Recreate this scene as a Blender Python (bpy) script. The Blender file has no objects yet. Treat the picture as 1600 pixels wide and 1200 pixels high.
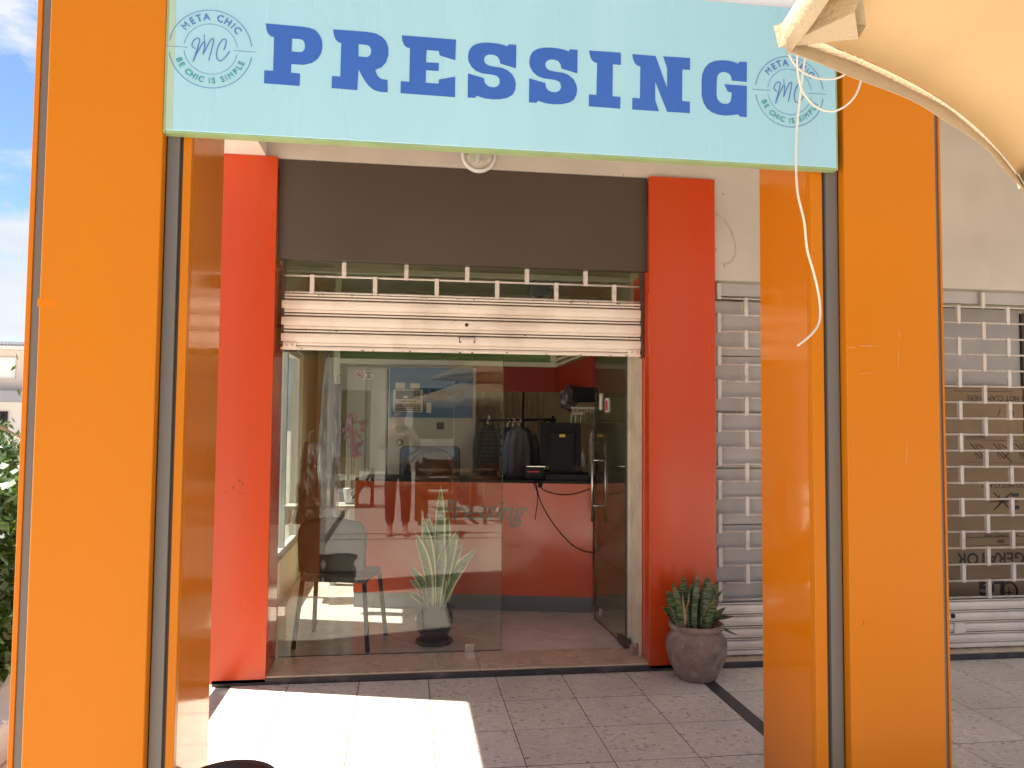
import bpy, bmesh, math, random
from mathutils import Vector, Matrix, noise as mnoise
random.seed(7)
R = math.radians
sc = bpy.context.scene
COL = sc.collection

# ------------------------------------------------------------------ camera
YAW, PITCH, ROLL = 0.13495525, 0.05056715, 0.00841751
EYE = Vector((0.0, -4.68, 1.5155))
FPX = 1208.83
fwd = Vector((math.sin(YAW)*math.cos(PITCH), math.cos(YAW)*math.cos(PITCH), math.sin(PITCH)))
rt0 = Vector((math.cos(YAW), -math.sin(YAW), 0)); up0 = rt0.cross(fwd)
RT = rt0*math.cos(ROLL) + up0*math.sin(ROLL)
UP = -rt0*math.sin(ROLL) + up0*math.cos(ROLL)
cam_d = bpy.data.cameras.new('camera'); cam = bpy.data.objects.new('camera', cam_d); COL.objects.link(cam)
cam_d.sensor_width = 36; cam_d.lens = 36*FPX/1600; cam_d.clip_start = 0.05; cam_d.clip_end = 800
mw = Matrix.Identity(4)
for i in range(3):
    mw[i][0] = RT[i]; mw[i][1] = UP[i]; mw[i][2] = -fwd[i]; mw[i][3] = EYE[i]
cam.matrix_world = mw
sc.camera = cam

# ------------------------------------------------------------------ light
SUN_EL = R(62.1)
TO_SUN = Vector((-0.964*math.cos(SUN_EL), 0.264*math.cos(SUN_EL), math.sin(SUN_EL))).normalized()
sd = bpy.data.lights.new('sun', 'SUN'); sd.energy = 4.4; sd.angle = R(0.53); sd.color = (1.0, 0.925, 0.83)
so = bpy.data.objects.new('sun', sd); COL.objects.link(so); so.location = (-6, 2, 12)
so.rotation_euler = (-TO_SUN).to_track_quat('-Z', 'Y').to_euler()
W = bpy.data.worlds.new('World'); sc.world = W; W.use_nodes = True
wn, wl = W.node_tree.nodes, W.node_tree.links
wn.clear()
wo = wn.new('ShaderNodeOutputWorld'); bg = wn.new('ShaderNodeBackground'); bg.inputs[1].default_value = 0.066
sky = wn.new('ShaderNodeTexSky'); sky.sky_type = 'NISHITA'; sky.sun_disc = False
sky.sun_elevation = SUN_EL; sky.sun_rotation = math.atan2(TO_SUN.x, TO_SUN.y) % (2*math.pi)
sky.air_density = 1.0; sky.dust_density = 0.2; sky.ozone_density = 3.0; sky.altitude = 2500
tc = wn.new('ShaderNodeTexCoord'); mp = wn.new('ShaderNodeMapping'); mp.inputs['Scale'].default_value = (1, 1, 2.2)
mp.inputs['Location'].default_value = (0.9, 2.2, 0.0)
nz = wn.new('ShaderNodeTexNoise'); nz.inputs['Scale'].default_value = 3.1; nz.inputs['Detail'].default_value = 9; nz.inputs['Roughness'].default_value = 0.6
cr = wn.new('ShaderNodeValToRGB'); cr.color_ramp.elements[0].position = 0.50; cr.color_ramp.elements[1].position = 0.60
nz2 = wn.new('ShaderNodeTexNoise'); nz2.inputs['Scale'].default_value = 9; nz2.inputs['Detail'].default_value = 5
cc = wn.new('ShaderNodeMix'); cc.data_type = 'RGBA'; cc.inputs[6].default_value = (2.9, 3.2, 3.7, 1); cc.inputs[7].default_value = (4.6, 4.7, 4.8, 1)
mx = wn.new('ShaderNodeMix'); mx.data_type = 'RGBA'
wl.new(tc.outputs['Generated'], mp.inputs[0]); wl.new(mp.outputs[0], nz.inputs[0]); wl.new(mp.outputs[0], nz2.inputs[0])
sxz = wn.new('ShaderNodeSeparateXYZ'); wl.new(tc.outputs['Generated'], sxz.inputs[0])
lowc = wn.new('ShaderNodeMapRange'); lowc.inputs[1].default_value = 0.10; lowc.inputs[2].default_value = 0.36; lowc.inputs[3].default_value = 0.10; lowc.inputs[4].default_value = 0.0
wl.new(sxz.outputs[2], lowc.inputs[0]); addc = wn.new('ShaderNodeMath'); addc.operation = 'ADD'; wl.new(nz.outputs[0], addc.inputs[0]); wl.new(lowc.outputs[0], addc.inputs[1])
wl.new(addc.outputs[0], cr.inputs[0]); wl.new(cr.outputs[0], mx.inputs[0]); wl.new(nz2.outputs[0], cc.inputs[0])
wl.new(sky.outputs[0], mx.inputs[6]); wl.new(cc.outputs[2], mx.inputs[7]); wl.new(mx.outputs[2], bg.inputs[0]); wl.new(bg.outputs[0], wo.inputs[0])
sc.view_settings.view_transform = 'Standard'; sc.view_settings.look = 'None'
sc.view_settings.exposure = 1.80; sc.view_settings.gamma = 1; sc.view_settings.use_curve_mapping = False
sc.render.engine = 'CYCLES'
sc.cycles.max_bounces = 10; sc.cycles.transparent_max_bounces = 16; sc.cycles.diffuse_bounces = 6
sc.cycles.use_denoising = True
sc.cycles.sample_clamp_indirect = 6.0

# ------------------------------------------------------------------ helpers
def at(u, v, y):
    """the point of the place that lies on the upright plane y behind photograph pixel (u, v)"""
    d = fwd + RT*((u-800)/FPX) - UP*((v-600)/FPX)
    return EYE + d*((y-EYE.y)/d.y)
def onz(u, v, z=0.0):
    d = fwd + RT*((u-800)/FPX) - UP*((v-600)/FPX)
    return EYE + d*((z-EYE.z)/d.z)

def tag(o, label=None, cat=None, group=None, kind=None):
    if label: o['label'] = label
    if cat: o['category'] = cat
    if group: o['group'] = group
    if kind: o['kind'] = kind
    return o
def thing(name, label, cat, loc=(0, 0, 0), group=None):
    o = bpy.data.objects.new(name, None); COL.objects.link(o); o.location = loc; o.empty_display_size = .05
    return tag(o, label, cat, group)
def wloc(o):
    v = Vector((0, 0, 0))
    while o is not None:
        v = v + o.location; o = o.parent
    return v
def link(name, me, parent=None, loc=(0, 0, 0)):
    o = bpy.data.objects.new(name, me); COL.objects.link(o); o.location = loc
    if parent is not None: o.parent = parent
    return o
def dup(o, parent=None, loc=None):
    c = o.copy(); COL.objects.link(c); c.parent = parent
    if loc is not None: c.location = loc
    for ch in list(o.children): dup(ch, c)
    return c

class MB:
    """collects shapes in world coordinates; build() links them as one mesh object"""
    def __init__(s): s.v = []; s.f = []; s.mi = []; s.smooth = []
    def add(s, vs, fs, mi=0, sm=False):
        n = len(s.v); s.v += [tuple(x) for x in vs]; s.f += [tuple(i+n for i in f) for f in fs]
        s.mi += [mi]*len(fs); s.smooth += [sm]*len(fs); return s
    def box(s, x0, x1, y0, y1, z0, z1, b=0.0, mi=0):
        if b <= 0:
            vs = [(x0,y0,z0),(x1,y0,z0),(x1,y1,z0),(x0,y1,z0),(x0,y0,z1),(x1,y0,z1),(x1,y1,z1),(x0,y1,z1)]
            return s.add(vs, [(0,3,2,1),(4,5,6,7),(0,1,5,4),(1,2,6,5),(2,3,7,6),(3,0,4,7)], mi)
        bm = bmesh.new(); bmesh.ops.create_cube(bm, size=1)
        for v in bm.verts: v.co = Vector(((x0+x1)/2+v.co.x*(x1-x0), (y0+y1)/2+v.co.y*(y1-y0), (z0+z1)/2+v.co.z*(z1-z0)))
        bmesh.ops.bevel(bm, geom=bm.edges[:], offset=b, segments=1, affect='EDGES')
        return s.bm(bm, mi)
    def bm(s, bm, mi=0, sm=False, mat=None):
        bm.verts.index_update()
        vs = [(mat @ v.co) if mat else v.co.copy() for v in bm.verts]
        s.add(vs, [[v.index for v in f.verts] for f in bm.faces], mi, sm); bm.free(); return s
    def obox(s, c, size, rot=(0, 0, 0), b=0.0, mi=0):
        bm = bmesh.new(); bmesh.ops.create_cube(bm, size=1)
        for v in bm.verts: v.co = Vector((v.co.x*size[0], v.co.y*size[1], v.co.z*size[2]))
        if b: bmesh.ops.bevel(bm, geom=bm.edges[:], offset=b, segments=1, affect='EDGES')
        from mathutils import Euler
        return s.bm(bm, mi, False, Matrix.Translation(Vector(c)) @ Euler(rot).to_matrix().to_4x4())
    def tube(s, pts, r, n=8, mi=0, cap=True, flat=None):
        pts = [Vector(p) for p in pts]; vs = []; fs = []; m = len(pts)
        rr = r if isinstance(r, (list, tuple)) else [r]*m
        prev = None
        for i, p in enumerate(pts):
            d = (pts[min(i+1, m-1)]-pts[max(i-1, 0)]); d = d.normalized() if d.length > 1e-9 else Vector((0, 0, 1))
            if prev is None:
                a = d.cross(Vector((0, 0, 1)));
                if a.length < 1e-3: a = d.cross(Vector((0, 1, 0)))
                a.normalize()
            else:
                a = prev - d*prev.dot(d); a.normalize()
            prev = a; b = d.cross(a)
            for k in range(n):
                t = 2*math.pi*k/n; vs.append(p + (a*math.cos(t) + b*math.sin(t))*rr[i])
        for i in range(m-1):
            for k in range(n):
                fs.append((i*n+k, i*n+(k+1) % n, (i+1)*n+(k+1) % n, (i+1)*n+k))
        if cap: fs.append(tuple(range(n-1, -1, -1))); fs.append(tuple((m-1)*n+k for k in range(n)))
        return s.add(vs, fs, mi, n > 5)
    def lathe(s, c, prof, n=32, mi=0, wob=0.0):
        vs = []; fs = []; m = len(prof)
        for (r, z) in prof:
            for k in range(n):
                t = 2*math.pi*k/n
                rr = r*(1+wob*mnoise.noise(Vector((math.cos(t)*1.5, math.sin(t)*1.5, z*9))))
                vs.append((c[0]+rr*math.cos(t), c[1]+rr*math.sin(t), c[2]+z))
        for i in range(m-1):
            for k in range(n): fs.append((i*n+k, i*n+(k+1) % n, (i+1)*n+(k+1) % n, (i+1)*n+k))
        return s.add(vs, fs, mi, True)
    def extrude_x(s, prof, x0, x1, mi=0, sm=False):
        """closed profile [(y,z)] swept from x0 to x1"""
        n = len(prof); vs = [(x0, a, b) for a, b in prof] + [(x1, a, b) for a, b in prof]
        fs = [(i, (i+1) % n, n+(i+1) % n, n+i) for i in range(n)] + [tuple(range(n-1, -1, -1)), tuple(range(n, 2*n))]
        return s.add(vs, fs, mi, sm)
    def build(s, name, mat, parent=None, recalc=True):
        me = bpy.data.meshes.new(name); o0 = wloc(parent) if parent is not None else Vector((0, 0, 0))
        me.from_pydata([(Vector(v)-o0) for v in s.v], [], s.f)
        mats = mat if isinstance(mat, (list, tuple)) else [mat]
        for m in mats: me.materials.append(m)
        me.polygons.foreach_set('material_index', s.mi); me.polygons.foreach_set('use_smooth', s.smooth)
        if recalc:
            bm = bmesh.new(); bm.from_mesh(me); bmesh.ops.recalc_face_normals(bm, faces=bm.faces[:]); bm.to_mesh(me); bm.free()
        me.update()
        return link(name, me, parent)
def centred(o):
    """move a part's origin to its bounding box centre so alike pieces can be copied about"""
    me = o.data; xs = [v.co for v in me.vertices]
    c = Vector([(min(v[i] for v in xs)+max(v[i] for v in xs))/2 for i in range(3)])
    me.transform(Matrix.Translation(-c)); o.location = o.location + c; return o

def mat(name, col, rough=0.5, metal=0.0, var=0.0, vscale=4.0, bump=0.0, bscale=60.0, spec=0.5, dirt=None, dscale=3.0, damt=0.3,
        streak=False, coat=0.0, rand=0.0, alpha=None, transl=0.0, rvar=0.0):
    m = bpy.data.materials.new(name); m.use_nodes = True; nt = m.node_tree; n, l = nt.nodes, nt.links
    b = n['Principled BSDF']; b.inputs['Roughness'].default_value = rough; b.inputs['Metallic'].default_value = metal
    b.inputs['Specular IOR Level'].default_value = spec; b.inputs['Coat Weight'].default_value = coat
    geo = n.new('ShaderNodeNewGeometry'); src = geo.outputs['Position']
    if streak:
        mpn = n.new('ShaderNodeMapping'); mpn.inputs['Scale'].default_value = (1, 1, 0.12); l.new(src, mpn.inputs[0]); ssrc = mpn.outputs[0]
    else: ssrc = src
    rgb = n.new('ShaderNodeRGB'); rgb.outputs[0].default_value = (*col, 1); cur = rgb.outputs[0]
    def noise(sc_, det=5, s=None):
        t = n.new('ShaderNodeTexNoise'); t.inputs['Scale'].default_value = sc_; t.inputs['Detail'].default_value = det
        l.new(s or src, t.inputs[0]); return t.outputs[0]
    if var:
        t = noise(vscale, 6, ssrc); mr = n.new('ShaderNodeMapRange'); mr.inputs[1].default_value = .3; mr.inputs[2].default_value = .7
        mr.inputs[3].default_value = 1-var; mr.inputs[4].default_value = 1+var; l.new(t, mr.inputs[0])
        mm = n.new('ShaderNodeVectorMath'); mm.operation = 'SCALE'; l.new(cur, mm.inputs[0]); l.new(mr.outputs[0], mm.inputs['Scale']); cur = mm.outputs[0]
    if rand:
        oi = n.new('ShaderNodeObjectInfo'); mr = n.new('ShaderNodeMapRange'); mr.inputs[3].default_value = 1-rand; mr.inputs[4].default_value = 1+rand
        l.new(oi.outputs['Random'], mr.inputs[0]); mm = n.new('ShaderNodeVectorMath'); mm.operation = 'SCALE'
        l.new(cur, mm.inputs[0]); l.new(mr.outputs[0], mm.inputs['Scale']); cur = mm.outputs[0]
    if dirt:
        t = noise(dscale, 10, ssrc); rp = n.new('ShaderNodeMapRange'); rp.inputs[1].default_value = .52; rp.inputs[2].default_value = .72
        rp.inputs[3].default_value = 0; rp.inputs[4].default_value = damt; l.new(t, rp.inputs[0])
        mm = n.new('ShaderNodeMix'); mm.data_type = 'RGBA'; l.new(rp.outputs[0], mm.inputs[0]); l.new(cur, mm.inputs[6]); mm.inputs[7].default_value = (*dirt, 1); cur = mm.outputs[2]
    l.new(cur, b.inputs['Base Color'])
    if rvar:
        t = noise(vscale*2.5, 8, ssrc); mr = n.new('ShaderNodeMapRange'); mr.inputs[1].default_value = .35; mr.inputs[2].default_value = .7
        mr.inputs[3].default_value = max(0.02, rough-rvar); mr.inputs[4].default_value = rough+rvar; l.new(t, mr.inputs[0]); l.new(mr.outputs[0], b.inputs['Roughness'])
    if bump:
        bp = n.new('ShaderNodeBump'); bp.inputs['Strength'].default_value = bump; bp.inputs['Distance'].default_value = .01
        l.new(noise(bscale, 6), bp.inputs['Height']); l.new(bp.outputs[0], b.inputs['Normal'])
    if transl:
        tr = n.new('ShaderNodeBsdfTranslucent'); l.new(cur, tr.inputs[0]); ms = n.new('ShaderNodeMixShader'); ms.inputs[0].default_value = transl
        l.new(b.outputs[0], ms.inputs[1]); l.new(tr.outputs[0], ms.inputs[2]); l.new(ms.outputs[0], n['Material Output'].inputs[0])
    m['cur'] = 0
    return m

def glass_mat(name, tint=(.9, .94, .91), extra=0.0, rough=0.0):
    m = bpy.data.materials.new(name); m.use_nodes = True; n, l = m.node_tree.nodes, m.node_tree.links
    n.remove(n['Principled BSDF'])
    t = n.new('ShaderNodeBsdfTransparent'); t.inputs[0].default_value = (*tint, 1)
    g = n.new('ShaderNodeBsdfGlossy'); g.inputs['Roughness'].default_value = rough
    fr = n.new('ShaderNodeFresnel'); geo = n.new('ShaderNodeNewGeometry')
    io = n.new('ShaderNodeMapRange'); io.inputs[3].default_value = 1.52; io.inputs[4].default_value = 1/1.52
    l.new(geo.outputs['Backfacing'], io.inputs[0]); l.new(io.outputs[0], fr.inputs['IOR'])
    ad = n.new('ShaderNodeMath'); ad.operation = 'ADD'; ad.use_clamp = True; ad.inputs[1].default_value = extra; l.new(fr.outputs[0], ad.inputs[0])
    ms = n.new('ShaderNodeMixShader'); l.new(ad.outputs[0], ms.inputs[0]); l.new(t.outputs[0], ms.inputs[1]); l.new(g.outputs[0], ms.inputs[2])
    l.new(ms.outputs[0], n['Material Output'].inputs[0]); return m

def terrazzo():
    m = bpy.data.materials.new('terrazzo'); m.use_nodes = True; n, l = m.node_tree.nodes, m.node_tree.links; b = n['Principled BSDF']
    geo = n.new('ShaderNodeNewGeometry'); oi = n.new('ShaderNodeObjectInfo')
    mpn = n.new('ShaderNodeMapping'); mpn.inputs['Scale'].default_value = (1, 1.5, 1); l.new(geo.outputs['Position'], mpn.inputs[0])
    nz = n.new('ShaderNodeTexNoise'); nz.inputs['Scale'].default_value = 30; l.new(mpn.outputs[0], nz.inputs[0])
    mxv = n.new('ShaderNodeMix'); mxv.data_type = 'VECTOR'; mxv.inputs[0].default_value = .03; l.new(mpn.outputs[0], mxv.inputs[4]); l.new(nz.outputs[1], mxv.inputs[5])
    vo = n.new('ShaderNodeTexVoronoi'); vo.inputs['Scale'].default_value = 48; vo.inputs['Randomness'].default_value = 1; l.new(mxv.outputs[1], vo.inputs[0])
    hs = n.new('ShaderNodeSeparateColor'); l.new(vo.outputs['Color'], hs.inputs[0])
    r1 = n.new('ShaderNodeValToRGB'); e = r1.color_ramp.elements; e[0].position = 0; e[0].color = (.30, .235, .20, 1); e[1].position = .045; e[1].color = (.74, .69, .575, 1)
    for p, c in ((.55, (.78, .73, .615)), (.62, (.84, .80, .695)), (.93, (.89, .85, .77)), (.97, (.44, .34, .29))):
        x = e.new(p); x.color = (*c, 1)
    l.new(hs.outputs[0], r1.inputs[0])
    # cement between the chips
    ve = n.new('ShaderNodeTexVoronoi'); ve.feature = 'DISTANCE_TO_EDGE'; ve.inputs['Scale'].default_value = 48; l.new(mxv.outputs[1], ve.inputs[0])
    rg = n.new('ShaderNodeMapRange'); rg.inputs[1].default_value = 0.03; rg.inputs[2].default_value = 0.16; l.new(ve.outputs[0], rg.inputs[0])
    mm = n.new('ShaderNodeMix'); mm.data_type = 'RGBA'; mm.inputs[6].default_value = (.72, .665, .555, 1); l.new(rg.outputs[0], mm.inputs[0]); l.new(r1.outputs[0], mm.inputs[7])
    # dirt and tile-to-tile tone
    dn = n.new('ShaderNodeTexNoise'); dn.inputs['Scale'].default_value = 2.2; dn.inputs['Detail'].default_value = 9; l.new(geo.outputs['Position'], dn.inputs[0])
    dr = n.new('ShaderNodeMapRange'); dr.inputs[1].default_value = .35; dr.inputs[2].default_value = .7; dr.inputs[3].default_value = 1.05; dr.inputs[4].default_value = .88; l.new(dn.outputs[0], dr.inputs[0])
    rr = n.new('ShaderNodeMapRange'); rr.inputs[3].default_value = .92; rr.inputs[4].default_value = 1.05; l.new(oi.outputs['Random'], rr.inputs[0])
    mu = n.new('ShaderNodeMath'); mu.operation = 'MULTIPLY'; l.new(dr.outputs[0], mu.inputs[0]); l.new(rr.outputs[0], mu.inputs[1])
    sp = n.new('ShaderNodeTexNoise'); sp.inputs['Scale'].default_value = 26; sp.inputs['Detail'].default_value = 2; l.new(geo.outputs['Position'], sp.inputs[0])
    sr = n.new('ShaderNodeMapRange'); sr.inputs[1].default_value = .72; sr.inputs[2].default_value = .76; sr.inputs[3].default_value = 1; sr.inputs[4].default_value = .45; l.new(sp.outputs[0], sr.inputs[0])
    mu2 = n.new('ShaderNodeMath'); mu2.operation = 'MULTIPLY'; l.new(mu.outputs[0], mu2.inputs[0]); l.new(sr.outputs[0], mu2.inputs[1])
    sm = n.new('ShaderNodeVectorMath'); sm.operation = 'SCALE'; l.new(mm.outputs[2], sm.inputs[0]); l.new(mu2.outputs[0], sm.inputs['Scale'])
    l.new(sm.outputs[0], b.inputs['Base Color']); b.inputs['Roughness'].default_value = .34
    bp = n.new('ShaderNodeBump'); bp.inputs['Strength'].default_value = .12; bp.inputs['Distance'].default_value = .004; l.new(nz.outputs[0], bp.inputs['Height']); l.new(bp.outputs[0], b.inputs['Normal'])
    return m

def leaf_mat(name, c1, c2, edge=None, transl=.25):
    """banded leaf: cross bands from object-space noise, optional pale margin by a vertex colour"""
    m = bpy.data.materials.new(name); m.use_nodes = True; n, l = m.node_tree.nodes, m.node_tree.links; b = n['Principled BSDF']
    geo = n.new('ShaderNodeNewGeometry'); mpn = n.new('ShaderNodeMapping'); mpn.inputs['Scale'].default_value = (22, 22, 120); l.new(geo.outputs['Position'], mpn.inputs[0])
    nz = n.new('ShaderNodeTexNoise'); nz.inputs['Scale'].default_value = 1; nz.inputs['Detail'].default_value = 3; l.new(mpn.outputs[0], nz.inputs[0])
    rp = n.new('ShaderNodeValToRGB'); rp.color_ramp.elements[0].position = .44; rp.color_ramp.elements[1].position = .58
    rp.color_ramp.elements[0].color = (*c1, 1); rp.color_ramp.elements[1].color = (*c2, 1); l.new(nz.outputs[0], rp.inputs[0]); cur = rp.outputs[0]
    if edge:
        at_ = n.new('ShaderNodeAttribute'); at_.attribute_name = 'margin'
        mm = n.new('ShaderNodeMix'); mm.data_type = 'RGBA'; l.new(at_.outputs['Fac'], mm.inputs[0]); l.new(cur, mm.inputs[6]); mm.inputs[7].default_value = (*edge, 1); cur = mm.outputs[2]
    l.new(cur, b.inputs['Base Color']); b.inputs['Roughness'].default_value = .38
    tr = n.new('ShaderNodeBsdfTranslucent'); l.new(cur, tr.inputs[0]); ms = n.new('ShaderNodeMixShader'); ms.inputs[0].default_value = transl
    l.new(b.outputs[0], ms.inputs[1]); l.new(tr.outputs[0], ms.inputs[2]); l.new(ms.outputs[0], n['Material Output'].inputs[0]); return m

def plaster():
    return mat('plaster', (.55, .50, .425), .85, var=.10, vscale=1.6, bump=.35, bscale=38, dirt=(.42, .33, .27), dscale=2.4, damt=.30, rvar=.05)

M = {}
M['orange'] = mat('orange_cladding', (.545, .168, .005), .34, var=.04, vscale=1.1, dirt=(.50, .18, .035), dscale=1.0, damt=.55, streak=True, rvar=.06, spec=.16)
M['orange2'] = mat('orange_return', (.60, .165, .004), .10, var=.05, vscale=1.4, dirt=(.62, .25, .08), dscale=3.2, damt=.35, streak=True, rvar=.07, spec=.6)
M['red'] = mat('red_cladding', (.54, .056, .008), .26, var=.06, vscale=1.3, dirt=(.45, .10, .05), dscale=2.0, damt=.25, streak=True, rvar=.05, spec=.45)
M['redside'] = mat('red_return', (.52, .055, .012), .12, var=.05, vscale=2, rvar=.05)
M['groove'] = mat('grey_channel', (.135, .125, .108), .45, metal=.0, var=.06, vscale=2.5, streak=True)
M['groovedark'] = mat('channel_gap', (.07, .055, .045), .6)
M['fascia'] = mat('brown_fascia', (.078, .058, .043), .45, var=.05, vscale=1.3, rvar=.06)
M['plaster'] = plaster()
M['ceiling'] = mat('ceiling_paint', (.74, .67, .58), .9, var=.06, vscale=1.5, bump=.15, bscale=30, dirt=(.50, .42, .36), damt=.25)
M['white'] = mat('white_render', (.78, .75, .70), .85, var=.05, vscale=2, bump=.2, bscale=50)
M['terrazzo'] = terrazzo()
M['joint'] = mat('joint_cement', (.13, .10, .08), .9, var=.12, vscale=20)
M['blackstone'] = mat('black_stone', (.045, .045, .048), .3, var=.25, vscale=9, dirt=(.28, .25, .23), dscale=7, damt=.35)
M['marble'] = mat('threshold_marble', (.58, .46, .33), .3, var=.07, vscale=3, dirt=(.38, .27, .18), dscale=1.5, damt=.18, rvar=.08)
M['innertile'] = mat('interior_tile', (.74, .66, .59), .12, var=.07, vscale=4, dirt=(.42, .33, .28), dscale=9, damt=.3, rand=.03)
M['signblue'] = mat('sign_film', (.33, .575, .63), .28, var=.025, vscale=2.0, dirt=(.44, .68, .70), dscale=1.8, damt=.4, streak=True, rvar=.04)
M['signedge'] = mat('sign_edge', (.27, .37, .17), .4, var=.12, vscale=9)
M['letter'] = mat('letter_film', (.036, .115, .40), .35, var=.05, vscale=6, dirt=(.055, .15, .45), dscale=5, damt=.4, streak=True)
M['logoblue'] = mat('logo_blue', (.075, .18, .44), .4)
M['logogreen'] = mat('logo_green', (.05, .30, .29), .4)
M['cable'] = mat('cable_white', (.72, .65, .53), .5)
M['shutter'] = mat('shutter_paint', (.84, .76, .65), .42, var=.06, vscale=3, dirt=(.50, .38, .31), dscale=4, damt=.45, bump=.06, bscale=90, rvar=.08)
M['grille'] = mat('grille_paint', (.66, .60, .53), .45, var=.08, vscale=8, dirt=(.30, .23, .19), dscale=16, damt=.55, bump=.08, bscale=120)
M['shuttershade'] = mat('shutter_groove_shade', (.10, .07, .055), .8)  # near-black colour painting the shade inside the slat grooves
M['board'] = mat('pale_board', (.44, .41, .38), .6, var=.07, vscale=3, dirt=(.33, .29, .27), dscale=5, damt=.3)
M['glass'] = glass_mat('shop_glass', (.90, .93, .90), .0)
M['glassedge'] = mat('glass_edge', (.03, .06, .05), .15)
M['steel'] = mat('brushed_steel', (.62, .60, .57), .22, metal=1.0)
M['darksteel'] = mat('dark_fitting', (.10, .08, .07), .5, metal=.4, dirt=(.3, .24, .2), dscale=30, damt=.5)
M['jamb'] = mat('jamb_plaster', (.58, .50, .37), .85, var=.12, vscale=6, bump=.4, bscale=50, dirt=(.36, .28, .2), dscale=7, damt=.5)
M['iwall'] = mat('interior_wall', (.70, .65, .48), .8, var=.05, vscale=2)
M['igreen'] = mat('interior_green', (.16, .27, .10), .7, var=.05, vscale=2)
M['icream'] = mat('cream_rail', (.60, .58, .46), .6)
M['counterred'] = mat('counter_laminate', (.60, .085, .018), .16, var=.05, vscale=2, rvar=.06)
M['fasciared'] = mat('interior_red', (.24, .016, .003), .5)
M['countergrey'] = mat('counter_plinth', (.16, .17, .18), .4)
M['black'] = mat('black_plastic', (.012, .012, .013), .5, spec=.2)
M['blackgloss'] = mat('black_glazed', (.012, .012, .012), .12, var=.2, vscale=10)
M['chairgrey'] = mat('chair_plastic', (.03, .03, .032), .45)
M['machine'] = mat('machine_cream', (.56, .54, .47), .35, var=.03, vscale=3)
M['mblue'] = mat('machine_blue', (.04, .15, .33), .3)
M['mpanel'] = mat('machine_panel', (.66, .62, .53), .4)
M['mdark'] = mat('machine_dark', (.06, .06, .06), .3)
M['mbrown'] = mat('drum_glass', (.05, .035, .025), .08)
M['paper'] = mat('paper', (.75, .72, .66), .8)
M['yellow'] = mat('yellow_sticker', (.75, .50, .05), .5)
M['redprint'] = mat('red_print', (.6, .03, .03), .5)
M['inkblack'] = mat('ink_black', (.025, .022, .02), .6)
M['silverletter'] = mat('grey_lettering', (.22, .20, .18), .35, metal=.3)
M['clay'] = mat('aged_clay', (.25, .17, .135), .85, var=.28, vscale=9, bump=1.0, bscale=36, dirt=(.44, .36, .28), dscale=13, damt=.7)
M['soil'] = mat('potting_soil', (.035, .025, .018), .95, bump=.8, bscale=80)
M['bowl'] = mat('dark_bowl', (.07, .045, .035), .35, var=.2, vscale=9)
M['carton'] = mat('carton_board', (.27, .185, .105), .75, var=.06, vscale=6, dirt=(.22, .15, .09), dscale=4, damt=.4)
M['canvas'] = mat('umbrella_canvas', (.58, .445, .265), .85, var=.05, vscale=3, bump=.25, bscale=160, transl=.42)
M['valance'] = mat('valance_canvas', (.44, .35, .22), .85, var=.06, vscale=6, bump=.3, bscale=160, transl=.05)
M['rib'] = mat('umbrella_rib', (.08, .08, .08), .4, metal=.3)
M['plaza'] = mat('plaza_paving', (.68, .61, .53), .7, var=.07, vscale=3, dirt=(.42, .36, .3), dscale=5, damt=.3)
M['wood'] = mat('chair_wood', (.25, .12, .05), .5, var=.15, vscale=9)
M['farwall'] = mat('far_wall', (.60, .50, .43), .9, var=.06, vscale=.6)
M['farwall2'] = mat('far_wall_white', (.66, .63, .58), .9, var=.06, vscale=.6)
M['fargrey'] = mat('far_grey_band', (.28, .28, .29), .8, var=.1, vscale=1)
M['roof'] = mat('dark_roof_tile', (.06, .06, .065), .6, var=.2, vscale=4)
M['rooflight'] = mat('pale_roof_tile', (.45, .45, .44), .6)
M['hedge'] = leaf_mat('vine_leaf', (.022, .055, .008), (.07, .125, .014), transl=.22)
M['olive'] = leaf_mat('tree_leaf', (.08, .12, .05), (.15, .18, .08), transl=.35)
M['bark'] = mat('bark', (.16, .11, .07), .9, var=.2, vscale=10, bump=.6, bscale=30)
M['snake'] = leaf_mat('banded_leaf', (.028, .055, .016), (.16, .195, .085), transl=.06)
M['snakedge'] = leaf_mat('margined_leaf', (.07, .12, .05), (.17, .23, .11), edge=(.85, .80, .40), transl=.08)
M['dryleaf'] = mat('dry_leaf', (.42, .28, .13), .8, var=.2, vscale=30)
M['pink'] = mat('orchid_pink', (.62, .30, .38), .6, var=.15, vscale=30, transl=.3)
M['potwhite'] = mat('white_pot', (.66, .66, .64), .35)
M['film'] = glass_mat('plastic_film', (.80, .81, .80), .10, .18)
M['brick'] = mat('dark_brick', (.13, .085, .07), .75, rand=.25, var=.12, vscale=8)
M['mortar'] = mat('mortar', (.62, .60, .56), .9)
M['skin'] = mat('skin', (.50, .29, .20), .5)
M['trousers'] = mat('dark_trousers', (.03, .03, .035), .8)
M['top'] = mat('pale_top', (.30, .27, .27), .85, var=.3, vscale=18)
M['shoe'] = mat('pink_shoe', (.68, .42, .42), .6)
M['hair'] = mat('dark_hair', (.03, .02, .015), .6)
def cloth(c, nm): return mat(nm, c, .85, var=.18, vscale=9, bump=.4, bscale=14)

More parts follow.
